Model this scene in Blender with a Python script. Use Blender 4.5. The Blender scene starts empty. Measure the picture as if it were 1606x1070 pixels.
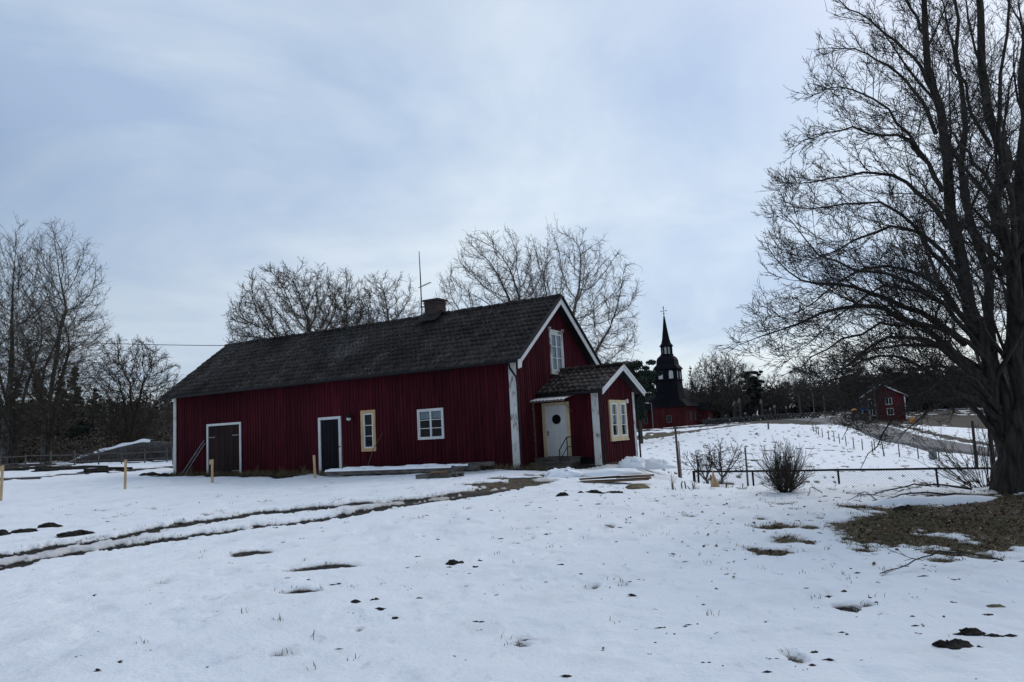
import bpy, bmesh, math, random
import numpy as np
from mathutils import Matrix, Vector
R = math.radians
scene = bpy.context.scene
C = scene.collection
PI = math.pi

# ---------------------------------------------------------------- camera
F, PITCH, ROLL = 1199.8, 0.12, -0.0526
EYE = np.array([0.0, 0.0, 1.6])
_fw = np.array([0, math.cos(PITCH), math.sin(PITCH)])
_up = np.array([0, -math.sin(PITCH), math.cos(PITCH)])
_r = np.array([1.0, 0, 0])
CR = _r*math.cos(ROLL) + _up*math.sin(ROLL)
CU = -_r*math.sin(ROLL) + _up*math.cos(ROLL)
cd = bpy.data.cameras.new('camera')
cam = bpy.data.objects.new('camera', cd); C.objects.link(cam)
m = Matrix.Identity(4)
for i in range(3):
    m[i][0] = CR[i]; m[i][1] = CU[i]; m[i][2] = -_fw[i]; m[i][3] = EYE[i]
cam.matrix_world = m
cd.sensor_width = 36; cd.lens = F/1606*36
cd.clip_start = 0.1; cd.clip_end = 5000
scene.camera = cam

# ---------------------------------------------------------------- world, sun, exposure
SUN_EL, SUN_AZ = R(42), R(38)          # azimuth measured from +Y towards +X
w = bpy.data.worlds.new('World'); scene.world = w; w.use_nodes = True
nt = w.node_tree; nt.nodes.clear()
def N(t, kind, **kw):
    n = t.nodes.new(kind)
    for k, v in kw.items(): setattr(n, k, v)
    return n
def setup_world():
    L = nt.links.new
    out = N(nt, 'ShaderNodeOutputWorld'); bg = N(nt, 'ShaderNodeBackground'); bg.inputs[1].default_value = 0.1
    sky = N(nt, 'ShaderNodeTexSky', sky_type='NISHITA', sun_disc=False)
    sky.sun_elevation = SUN_EL; sky.sun_rotation = SUN_AZ; sky.air_density = 1.0; sky.dust_density = 1.0
    tc = N(nt, 'ShaderNodeTexCoord'); sx = N(nt, 'ShaderNodeSeparateXYZ'); L(tc.outputs['Generated'], sx.inputs[0])
    mx = N(nt, 'ShaderNodeMath', operation='MAXIMUM'); L(sx.outputs[2], mx.inputs[0]); mx.inputs[1].default_value = 0.0
    ad = N(nt, 'ShaderNodeMath', operation='ADD'); L(mx.outputs[0], ad.inputs[0]); ad.inputs[1].default_value = 0.22
    dx = N(nt, 'ShaderNodeMath', operation='DIVIDE'); L(sx.outputs[0], dx.inputs[0]); L(ad.outputs[0], dx.inputs[1])
    dy = N(nt, 'ShaderNodeMath', operation='DIVIDE'); L(sx.outputs[1], dy.inputs[0]); L(ad.outputs[0], dy.inputs[1])
    cb = N(nt, 'ShaderNodeCombineXYZ'); L(dx.outputs[0], cb.inputs[0]); L(dy.outputs[0], cb.inputs[1])
    def noise(scale, det, off, rough=0.5, dist=0.0):
        mp = N(nt, 'ShaderNodeMapping'); mp.inputs['Location'].default_value = off; L(cb.outputs[0], mp.inputs[0])
        n = N(nt, 'ShaderNodeTexNoise'); n.inputs['Scale'].default_value = scale; n.inputs['Detail'].default_value = det
        n.inputs['Roughness'].default_value = rough; n.inputs['Distortion'].default_value = dist
        L(mp.outputs[0], n.inputs['Vector']); return n.outputs[0]
    n1 = noise(1.15, 7, (3.1, 1.7, 0), 0.55, 0.5)      # broad cloud brightness
    n2 = noise(0.55, 5, (9.3, 4.2, 2), 0.5, 0.4)       # thin gaps
    cr = N(nt, 'ShaderNodeValToRGB'); L(n1, cr.inputs[0])
    e = cr.color_ramp.elements
    e[0].position = 0.34; e[0].color = (0.42, 0.55, 0.76, 1)
    e[1].position = 0.66; e[1].color = (0.73, 0.825, 0.92, 1)
    e.new(0.5).color = (0.585, 0.695, 0.84, 1)
    sc = N(nt, 'ShaderNodeVectorMath', operation='SCALE'); L(cr.outputs[0], sc.inputs[0]); sc.inputs[3].default_value = 9.2
    # broad veil of brightness round the hidden sun
    sd = (math.sin(SUN_AZ)*math.cos(SUN_EL), math.cos(SUN_AZ)*math.cos(SUN_EL), math.sin(SUN_EL))
    dt = N(nt, 'ShaderNodeVectorMath', operation='DOT_PRODUCT'); L(tc.outputs['Generated'], dt.inputs[0]); dt.inputs[1].default_value = sd
    mr = N(nt, 'ShaderNodeMapRange'); L(dt.outputs['Value'], mr.inputs[0]); mr.inputs[1].default_value = 0.3; mr.inputs[2].default_value = 1.0
    mr.inputs[3].default_value = 0.86; mr.inputs[4].default_value = 1.14
    sc2 = N(nt, 'ShaderNodeVectorMath', operation='SCALE'); L(sc.outputs[0], sc2.inputs[0]); L(mr.outputs[0], sc2.inputs[3])
    gap = N(nt, 'ShaderNodeMapRange'); L(n2, gap.inputs[0]); gap.inputs[1].default_value = 0.42; gap.inputs[2].default_value = 0.62
    gap.inputs[3].default_value = 0.5; gap.inputs[4].default_value = 0.97
    mix = N(nt, 'ShaderNodeMix', data_type='RGBA'); L(gap.outputs[0], mix.inputs[0]); L(sky.outputs[0], mix.inputs[6]); L(sc2.outputs[0], mix.inputs[7])
    L(mix.outputs[2], bg.inputs[0]); L(bg.outputs[0], out.inputs[0])
setup_world()
sl = bpy.data.lights.new('sun', 'SUN'); sl.energy = 0.9; sl.angle = R(38); sl.color = (1, 0.96, 0.9)
so = bpy.data.objects.new('sun', sl); C.objects.link(so)
so.rotation_euler = Vector((math.sin(SUN_AZ)*math.cos(SUN_EL), math.cos(SUN_AZ)*math.cos(SUN_EL), math.sin(SUN_EL))).to_track_quat('Z', 'Y').to_euler()
so.location = (20, 20, 40)
scene.view_settings.view_transform = 'Standard'; scene.view_settings.look = 'None'
scene.view_settings.exposure = 0.12; scene.view_settings.gamma = 1.0
scene.view_settings.use_curve_mapping = False

# ---------------------------------------------------------------- noise + terrain
def _hash(ix, iy, seed):
    h = (ix.astype(np.int64)*374761393 + iy.astype(np.int64)*668265263 + seed*974634777) & 0xffffffff
    h = ((h ^ (h >> 13))*1274126177) & 0xffffffff
    return ((h ^ (h >> 16)) & 0xffffff)/float(0xffffff)
def vnoise(x, y, seed=0):
    ix = np.floor(x); iy = np.floor(y); fx = x-ix; fy = y-iy
    fx = fx*fx*(3-2*fx); fy = fy*fy*(3-2*fy)
    a = _hash(ix, iy, seed); b = _hash(ix+1, iy, seed); c = _hash(ix, iy+1, seed); d = _hash(ix+1, iy+1, seed)
    return (a*(1-fx)+b*fx)*(1-fy) + (c*(1-fx)+d*fx)*fy
def fbm(x, y, seed=0, oct=4):
    s = 0; amp = 0.5; t = 0
    for o in range(oct):
        s = s + amp*vnoise(x*2**o+o*17.3, y*2**o-o*9.1, seed+o); t += amp; amp *= 0.5
    return s/t
def ray(u, v): return _fw + CR*(u-803)/F - CU*(v-535)/F
def at(u, v, k): return EYE + ray(u, v)*k
HA = np.array([0.0524, 24.9459]); HZ = 0.464; HROT = 2.6279-PI
hx = np.array([math.cos(HROT), math.sin(HROT)]); hy = np.array([-math.sin(HROT), math.cos(HROT)])
def house(x, y): return HA + hx*x + hy*y          # farmhouse local -> world xy
def _ctrl():
    P = []
    for az in (-75, -50, -25, 0, 20, 40, 60, 80):
        for r_, z in ((1.0, 0), (5, 0)): P.append((r_*math.sin(R(az)), r_*math.cos(R(az)), z))
    P += [(-9, 8, .12), (-4, 10, .1), (0, 11, .05), (4, 10, 0), (9, 8, 0), (-15, 12, .2)]
    for u, v, k in ((0, 788, 22.5), (196, 770, 25.5), (333, 760, 27), (494, 752, 27)): P.append(tuple(at(u, v, k)))
    P += [(0.0, 18.6, .36), (-5, 20, .33), (-4.6, 14, .2), (-20, 24, .4)]
    for x, y, z in ((0, 0, .44), (-5, 0, .47), (-10, 0, .52), (-17, 0, .62), (-17, 6, .7), (-8, 7, .5), (2.1, 1.7, .38), (1.0, 0, .42), (2.4, 4.95, .08), (1, 7, .15), (-20, 2, .7), (-3, 12, .3)):
        q = house(x, y); P.append((q[0], q[1], z))
    P += [(2.3, 18, .27), (3.9, 19.5, .12), (5.6, 18.8, 0), (7.2, 18.2, -.05), (8.8, 17, -.05), (8.8, 14.2, 0), (12, 15, 0), (17, 18, -.1), (4.0, 16, .12)]
    P += [(5.2, 24, -.35), (7, 23, -.75), (10, 23, -1.0), (13, 22, -1.0), (20, 24, -1.2), (8, 35, -1.7), (16, 35, -2.2), (26, 36, -2.6), (12, 50, -2.2), (22, 52, -2.7), (34, 50, -2.9), (8, 55, -1.2)]
    for u, v, k in ((1200, 717, 70), (1200, 690, 92), (1200, 667, 112), (1100, 679, 118), (1010, 692, 121), (1010, 678, 133), (1120, 668, 135), (1053, 672, 190), (1200, 659, 140), (1010, 705, 90), (1100, 705, 85),
                    (1563, 718.6, 61), (1449, 708, 73), (1377, 692, 90), (1284, 664, 120), (1563, 703, 71), (1491, 693, 80), (1430, 678, 95), (1355, 661, 120), (1606, 700, 75), (1560, 672, 120), (1385, 656, 130), (1606, 662, 130),
                    (0, 737, 45), (130, 733, 45), (240, 728, 48), (0, 730, 60), (200, 722, 70)): P.append(tuple(at(u, v, k)))
    P += [(-60, 120, 1.6), (-20, 120, 1.3), (0, 80, .6), (0, 150, .8), (-80, 60, 1.6), (-30, 250, 3), (60, 250, 3), (120, 200, 3), (160, 120, 2), (-120, 160, 3), (80, 60, -1.0)]
    return np.array(P, float)
CT = _ctrl()
def lp(x, y):
    r_ = np.sqrt(x*x+y*y); return np.arctan2(x, y)*1.0, np.log(np.maximum(r_, 1.0))
def _K(d2): return 0.5*d2*np.log(d2+1e-12)
_ca, _cl = lp(CT[:, 0], CT[:, 1]); _ca = _ca*1.3
_A = _K((_ca[:, None]-_ca)**2+(_cl[:, None]-_cl)**2) + np.eye(len(_ca))*2e-3
_P = np.stack([np.ones_like(_ca), _ca, _cl], 1)
_M = np.block([[_A, _P], [_P.T, np.zeros((3, 3))]])
_S = np.linalg.solve(_M, np.concatenate([CT[:, 2], [0, 0, 0]]))
def H(x, y):
    x = np.atleast_1d(np.asarray(x, float)); y = np.atleast_1d(np.asarray(y, float)); sh = x.shape
    x = x.ravel(); y = y.ravel(); a, l = lp(x, y); lc = np.minimum(l, math.log(250))
    ac = np.clip(a, -1.2, 1.2)*1.3
    z = np.empty(len(x))
    for i in range(0, len(x), 60000):
        s = slice(i, i+60000)
        z[s] = _K((ac[s][:, None]-_ca)**2+(lc[s][:, None]-_cl)**2)@_S[:len(_ca)] + _S[-3] + _S[-2]*ac[s] + _S[-1]*lc[s]
    wgt = np.clip((1.9-np.abs(a))/0.6, 0, 1); wgt = wgt*wgt*(3-2*wgt)
    back = np.clip((l-3)*0.3, 0, 1)
    return (z*wgt + back*(1-wgt)).reshape(sh)
def hz(x, y): return float(H(x, y)[0])
def G(u, v, kmin=3, kmax=300):
    """where the line of sight of a photo position meets the terrain"""
    d = ray(u, v); k = np.geomspace(kmin, kmax, 500); P = EYE + d*k[:, None]
    below = P[:, 2] < H(P[:, 0], P[:, 1])
    if not below.any(): i = len(k)-1
    else: i = int(np.argmax(below))
    if i == 0: return P[0]
    a, b = k[i-1], k[i]
    for _ in range(12):
        mdl = (a+b)/2; p = EYE+d*mdl
        if p[2] < hz(p[0], p[1]): b = mdl
        else: a = mdl
    return EYE + d*b

# ---------------------------------------------------------------- materials
def mat(name): 
    mt = bpy.data.materials.new(name); mt.use_nodes = True
    t = mt.node_tree; b = t.nodes['Principled BSDF']; return mt, t, b
def ramp(t, fac, stops):
    n = N(t, 'ShaderNodeValToRGB'); e = n.color_ramp.elements
    e[0].position, e[0].color = stops[0][0], (*stops[0][1], 1); e[1].position, e[1].color = stops[-1][0], (*stops[-1][1], 1)
    for p, c in stops[1:-1]: e.new(p).color = (*c, 1)
    t.links.new(fac, n.inputs[0]); return n.outputs[0]
def tnoise(t, scale, detail=4, vec=None, rough=0.55, sc=None):
    n = N(t, 'ShaderNodeTexNoise'); n.inputs['Scale'].default_value = scale; n.inputs['Detail'].default_value = detail; n.inputs['Roughness'].default_value = rough
    tc = N(t, 'ShaderNodeTexCoord'); src = tc.outputs['Object'] if vec is None else vec
    if sc:
        mp = N(t, 'ShaderNodeMapping'); mp.inputs['Scale'].default_value = sc; t.links.new(src, mp.inputs[0]); src = mp.outputs[0]
    t.links.new(src, n.inputs['Vector']); return n.outputs[0]
def mixc(t, fac, a, b, mode='MIX'):
    n = N(t, 'ShaderNodeMix', data_type='RGBA', blend_type=mode)
    if isinstance(fac, (int, float)): n.inputs[0].default_value = fac
    else: t.links.new(fac, n.inputs[0])
    for i, c in ((6, a), (7, b)):
        if isinstance(c, tuple): n.inputs[i].default_value = (*c, 1)
        else: t.links.new(c, n.inputs[i])
    return n.outputs[2]
def mrange(t, v, a, b, c=0.0, d=1.0):
    n = N(t, 'ShaderNodeMapRange'); t.links.new(v, n.inputs[0])
    for i, x in enumerate((a, b, c, d)): n.inputs[i+1].default_value = x
    return n.outputs[0]
def bump(t, b, h, strength=0.4, dist=0.02):
    n = N(t, 'ShaderNodeBump'); n.inputs['Strength'].default_value = strength; n.inputs['Distance'].default_value = dist
    t.links.new(h, n.inputs['Height']); t.links.new(n.outputs[0], b.inputs['Normal'])
def simple(name, c1, c2, scale=8, rough=0.85, sc=None, bstr=0.3, lo=0.35, hi=0.65, spec=0.3):
    mt, t, b = mat(name); n = tnoise(t, scale, 5, sc=sc)
    t.links.new(ramp(t, n, [(lo, c1), (hi, c2)]), b.inputs['Base Color']); b.inputs['Roughness'].default_value = rough
    b.inputs['Specular IOR Level'].default_value = spec
    if bstr: bump(t, b, n, bstr)
    return mt
def island(t):
    g = N(t, 'ShaderNodeNewGeometry'); return g.outputs['Random Per Island']
def boards_mat(name, dark, mid, light, worn, wornpos=0.72):
    mt, t, b = mat(name)
    n = tnoise(t, 1.6, 6, sc=(6, 6, 0.45), rough=0.65)
    n2 = tnoise(t, 14, 4, sc=(5, 5, 0.35), rough=0.6)
    n3 = tnoise(t, 0.55, 3)
    c = ramp(t, n, [(0.3, dark), (0.5, mid), (0.72, light)])
    isl = mrange(t, island(t), 0, 1, 0.75, 1.18)
    v = N(t, 'ShaderNodeVectorMath', operation='SCALE'); t.links.new(c, v.inputs[0]); t.links.new(isl, v.inputs[3])
    a = N(t, 'ShaderNodeMath', operation='ADD'); t.links.new(n2, a.inputs[0])
    s = N(t, 'ShaderNodeMath', operation='MULTIPLY'); t.links.new(n3, s.inputs[0]); s.inputs[1].default_value = 0.35
    t.links.new(s.outputs[0], a.inputs[1])
    big = tnoise(t, .33, 5, rough=.6, sc=(1, 1, .6)); vb = N(t, 'ShaderNodeVectorMath', operation='SCALE'); t.links.new(v.outputs[0], vb.inputs[0]); t.links.new(mrange(t, big, .35, .65, .68, 1.25), vb.inputs[3]); v = vb
    c2 = mixc(t, mrange(t, a.outputs[0], wornpos, wornpos+0.18, 0, 0.75), v.outputs[0], worn)
    t.links.new(c2, b.inputs['Base Color']); b.inputs['Roughness'].default_value = 0.9; b.inputs['Specular IOR Level'].default_value = 0.15
    bump(t, b, n2, 0.35, 0.01); return mt
M = {}
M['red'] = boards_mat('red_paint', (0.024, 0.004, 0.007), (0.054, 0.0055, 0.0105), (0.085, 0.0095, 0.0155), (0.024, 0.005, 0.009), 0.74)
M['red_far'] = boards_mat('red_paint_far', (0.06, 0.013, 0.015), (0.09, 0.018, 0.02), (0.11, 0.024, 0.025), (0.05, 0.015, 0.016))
def white_paint():
    mt, t, b = mat('white_paint'); n = tnoise(t, 5, 6, sc=(3, 3, 0.8), rough=0.7); n2 = tnoise(t, 1.4, 3)
    a = N(t, 'ShaderNodeMath', operation='ADD'); t.links.new(n, a.inputs[0]); t.links.new(n2, a.inputs[1])
    c = ramp(t, mrange(t, a.outputs[0], 0.6, 1.4), [(0.3, (0.60, 0.60, 0.58)), (0.60, (0.52, 0.51, 0.49)), (0.68, (0.20, 0.17, 0.14)), (0.8, (0.16, 0.13, 0.10))])
    t.links.new(c, b.inputs['Base Color']); b.inputs['Roughness'].default_value = 0.7; bump(t, b, n, 0.2, 0.005); return mt
M['white'] = white_paint()
M['white_clean'] = simple('white_gloss', (0.58, 0.585, 0.58), (0.66, 0.66, 0.65), 3, 0.5, bstr=0.05)
M['wood_raw'] = simple('raw_pine', (0.44, 0.28, 0.13), (0.60, 0.41, 0.22), 6, 0.75, sc=(5, 5, 0.6), bstr=0.2)
M['wood_stake'] = simple('stake_pine', (0.40, 0.26, 0.14), (0.56, 0.39, 0.23), 6, 0.8, sc=(5, 5, 0.6), bstr=0.2)
M['wood_grey'] = simple('grey_wood', (0.05, 0.045, 0.04), (0.15, 0.135, 0.12), 5, 0.9, sc=(0.6, 5, 5), bstr=0.4)
M['wood_brown'] = simple('brown_plank', (0.10, 0.06, 0.042), (0.24, 0.15, 0.10), 5, 0.85, sc=(0.6, 5, 5), bstr=0.3)
M['door_dark'] = boards_mat('dark_door', (0.014, 0.008, 0.008), (0.024, 0.014, 0.014), (0.036, 0.021, 0.02), (0.05, 0.02, 0.02), 0.95)
M['door_blue'] = boards_mat('blue_black_door', (0.005, 0.005, 0.007), (0.008, 0.008, 0.011), (0.014, 0.014, 0.017), (0.22, 0.15, 0.08), 0.86)
M['metal_dark'] = simple('dark_metal', (0.008, 0.008, 0.009), (0.02, 0.02, 0.022), 12, 0.75, bstr=0.1, spec=0.2)
M['metal_grey'] = simple('grey_metal', (0.10, 0.105, 0.11), (0.2, 0.205, 0.21), 9, 0.45, bstr=0.1, spec=0.5)
M['rust'] = simple('rusty_metal', (0.05, 0.03, 0.022), (0.13, 0.08, 0.06), 12, 0.8, bstr=0.1)
M['stone'] = simple('stone', (0.05, 0.048, 0.045), (0.15, 0.145, 0.135), 5, 0.9, bstr=0.5)
M['stone_dark'] = simple('dark_stone', (0.02, 0.02, 0.02), (0.075, 0.072, 0.068), 5, 0.95, bstr=0.5)
M['concrete'] = simple('concrete', (0.10, 0.095, 0.09), (0.2, 0.19, 0.175), 4, 0.9, bstr=0.3)
M['plinth'] = simple('plinth', (0.06, 0.035, 0.03), (0.13, 0.09, 0.075), 4, 0.95, bstr=0.3)
M['soil'] = simple('dark_soil', (0.008, 0.007, 0.007), (0.035, 0.029, 0.024), 14, 0.95, bstr=0.8, spec=0.2)
M['black_wood'] = boards_mat('tarred_shingle', (0.004, 0.004, 0.007), (0.008, 0.008, 0.013), (0.016, 0.014, 0.02), (0.03, 0.02, 0.02), 0.9)
M['bluetarp'] = simple('blue_cloth', (0.02, 0.09, 0.25), (0.035, 0.14, 0.36), 4, 0.7, bstr=0)
M['orange'] = simple('orange_paint', (0.45, 0.16, 0.02), (0.6, 0.24, 0.03), 4, 0.6, bstr=0)
M['yellow_trim'] = simple('pale_yellow_paint', (0.50, 0.40, 0.23), (0.60, 0.49, 0.30), 4, 0.6, bstr=0.05)
M['curtain'] = simple('curtain', (0.38, 0.40, 0.41), (0.55, 0.57, 0.58), 9, 0.9, sc=(8, 8, 0.3), bstr=0.2)
M['interior'] = simple('interior', (0.002, 0.002, 0.003), (0.006, 0.006, 0.008), 3, 0.9, bstr=0)
M['bark'] = simple('grey_bark', (0.022, 0.019, 0.017), (0.075, 0.066, 0.055), 7, 0.95, sc=(1.5, 1.5, 0.4), bstr=0.8)
M['bark_big'] = simple('dark_bark', (0.010, 0.009, 0.009), (0.048, 0.042, 0.034), 7, 0.95, sc=(2, 2, 0.35), bstr=1.0)
M['twig'] = simple('twig', (0.05, 0.04, 0.03), (0.095, 0.077, 0.058), 1.2, 0.9, bstr=0)
M['twig_big'] = simple('dark_twig', (0.018, 0.015, 0.015), (0.05, 0.042, 0.035), 1.2, 0.9, bstr=0)
M['twig_far'] = simple('far_twig', (0.055, 0.047, 0.044), (0.10, 0.086, 0.078), 0.7, 0.9, bstr=0)
M['twig_pale'] = simple('pale_twig', (0.10, 0.085, 0.075), (0.19, 0.165, 0.15), 1.2, 0.9, bstr=0)
M['birch'] = simple('birch_bark', (0.05, 0.046, 0.043), (0.17, 0.165, 0.155), 2, 0.9, sc=(1, 1, 2.5), bstr=0.3, lo=0.4, hi=0.6)
M['needle'] = simple('needles', (0.012, 0.019, 0.015), (0.036, 0.055, 0.038), 0.8, 0.9, bstr=0)
M['needle_light'] = simple('needles_light', (0.02, 0.034, 0.02), (0.05, 0.075, 0.042), 0.8, 0.9, bstr=0)
M['grass'] = simple('dry_grass', (0.075, 0.06, 0.032), (0.2, 0.165, 0.09), 3, 0.9, bstr=0)
M['leaf'] = None
def leafmat():
    mt, t, b = mat('fallen_leaf')
    c = ramp(t, island(t), [(0, (0.04, 0.024, 0.016)), (0.5, (0.115, 0.07, 0.042)), (0.85, (0.20, 0.14, 0.085)), (1, (0.3, 0.22, 0.14))])
    t.links.new(c, b.inputs['Base Color']); b.inputs['Roughness'].default_value = 0.9; return mt
M['leaf'] = leafmat()
def snowmat():
    mt, t, b = mat('snow'); n = tnoise(t, 6, 6)
    t.links.new(ramp(t, n, [(0.3, (0.83, 0.86, 0.91)), (0.7, (0.90, 0.92, 0.95))]), b.inputs['Base Color']); b.inputs['Roughness'].default_value = 0.7
    b.inputs['Specular IOR Level'].default_value = 0.2
    bump(t, b, tnoise(t, 30, 6), 0.5, 0.01); return mt
M['snow'] = snowmat()
def glassmat():
    mt, t, b = mat('window_glass'); t.nodes.remove(b); o = t.nodes['Material Output']
    tr = N(t, 'ShaderNodeBsdfTransparent'); tr.inputs[0].default_value = (0.75, 0.8, 0.82, 1)
    gl = N(t, 'ShaderNodeBsdfGlossy'); gl.inputs['Roughness'].default_value = 0.03; gl.inputs[0].default_value = (0.9, 0.95, 1, 1)
    fr = N(t, 'ShaderNodeFresnel'); fr.inputs[0].default_value = 1.28
    nz = tnoise(t, 1.5, 2); bp = N(t, 'ShaderNodeBump'); bp.inputs['Strength'].default_value = 0.06; t.links.new(nz, bp.inputs['Height']); t.links.new(bp.outputs[0], gl.inputs['Normal'])
    ms = N(t, 'ShaderNodeMixShader'); bk = N(t, 'ShaderNodeNewGeometry'); iv = N(t, 'ShaderNodeMath', operation='SUBTRACT'); iv.inputs[0].default_value = 1; t.links.new(bk.outputs['Backfacing'], iv.inputs[1]); ml = N(t, 'ShaderNodeMath', operation='MULTIPLY'); t.links.new(fr.outputs[0], ml.inputs[0]); t.links.new(iv.outputs[0], ml.inputs[1]); t.links.new(ml.outputs[0], ms.inputs[0]); t.links.new(tr.outputs[0], ms.inputs[1]); t.links.new(gl.outputs[0], ms.inputs[2]); t.links.new(ms.outputs[0], o.inputs[0])
    return mt
M['glass'] = glassmat()
M['brick'] = None
def brickmat():
    mt, t, b = mat('chimney_brick'); br = N(t, 'ShaderNodeTexBrick'); tc = N(t, 'ShaderNodeTexCoord')
    mp = N(t, 'ShaderNodeMapping'); mp.inputs['Rotation'].default_value = (R(90), 0, 0)
    t.links.new(tc.outputs['Object'], mp.inputs[0]); t.links.new(mp.outputs[0], br.inputs['Vector'])
    br.inputs['Scale'].default_value = 1.0; br.inputs['Brick Width'].default_value = 0.25; br.inputs['Row Height'].default_value = 0.075; br.inputs['Mortar Size'].default_value = 0.008
    br.inputs['Color1'].default_value = (0.035, 0.022, 0.021, 1); br.inputs['Color2'].default_value = (0.06, 0.031, 0.028, 1); br.inputs['Mortar'].default_value = (0.04, 0.036, 0.035, 1)
    t.links.new(mixc(t, mrange(t, tnoise(t, 3, 4), 0.4, 0.7, 0, 0.7), br.outputs[0], (0.02, 0.018, 0.018)), b.inputs['Base Color']); b.inputs['Roughness'].default_value = 0.95; return mt
M['brick'] = brickmat()
def tilemat(name, base1, base2, spk=0.62):
    mt, t, b = mat(name)
    n1 = tnoise(t, 0.5, 3, sc=(1, 1, 1)); n2 = tnoise(t, 9, 5); n3 = tnoise(t, 24, 3); n4 = tnoise(t, 0.9, 3, sc=(1.0, 0.3, 0.3))
    c = ramp(t, n2, [(0.3, base1), (0.7, base2)])
    g = island(t)
    v = N(t, 'ShaderNodeVectorMath', operation='SCALE'); t.links.new(c, v.inputs[0])
    t.links.new(mrange(t, n1, 0.38, 0.62, 0.5, 1.45), v.inputs[3])
    v2 = N(t, 'ShaderNodeVectorMath', operation='SCALE'); t.links.new(v.outputs[0], v2.inputs[0]); t.links.new(mrange(t, g, 0, 1, 0.6, 1.45), v2.inputs[3])
    ad = N(t, 'ShaderNodeMath', operation='ADD'); t.links.new(n3, ad.inputs[0]); mm = N(t, 'ShaderNodeMath', operation='MULTIPLY'); t.links.new(n4, mm.inputs[0]); mm.inputs[1].default_value = 0.45; t.links.new(mm.outputs[0], ad.inputs[1])
    c = mixc(t, mrange(t, ad.outputs[0], spk+0.32, spk+0.40, 0, 0.8), v2.outputs[0], (0.22, 0.22, 0.21))
    t.links.new(c, b.inputs['Base Color']); b.inputs['Roughness'].default_value = 0.8; b.inputs['Specular IOR Level'].default_value = 0.2
    bump(t, b, n2, 0.4, 0.01); return mt
M['tile'] = tilemat('roof_tile', (0.012, 0.010, 0.010), (0.038, 0.031, 0.030), 0.53)
M['tile_red'] = tilemat('porch_tile', (0.014, 0.011, 0.011), (0.044, 0.032, 0.031), 0.52)

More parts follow.
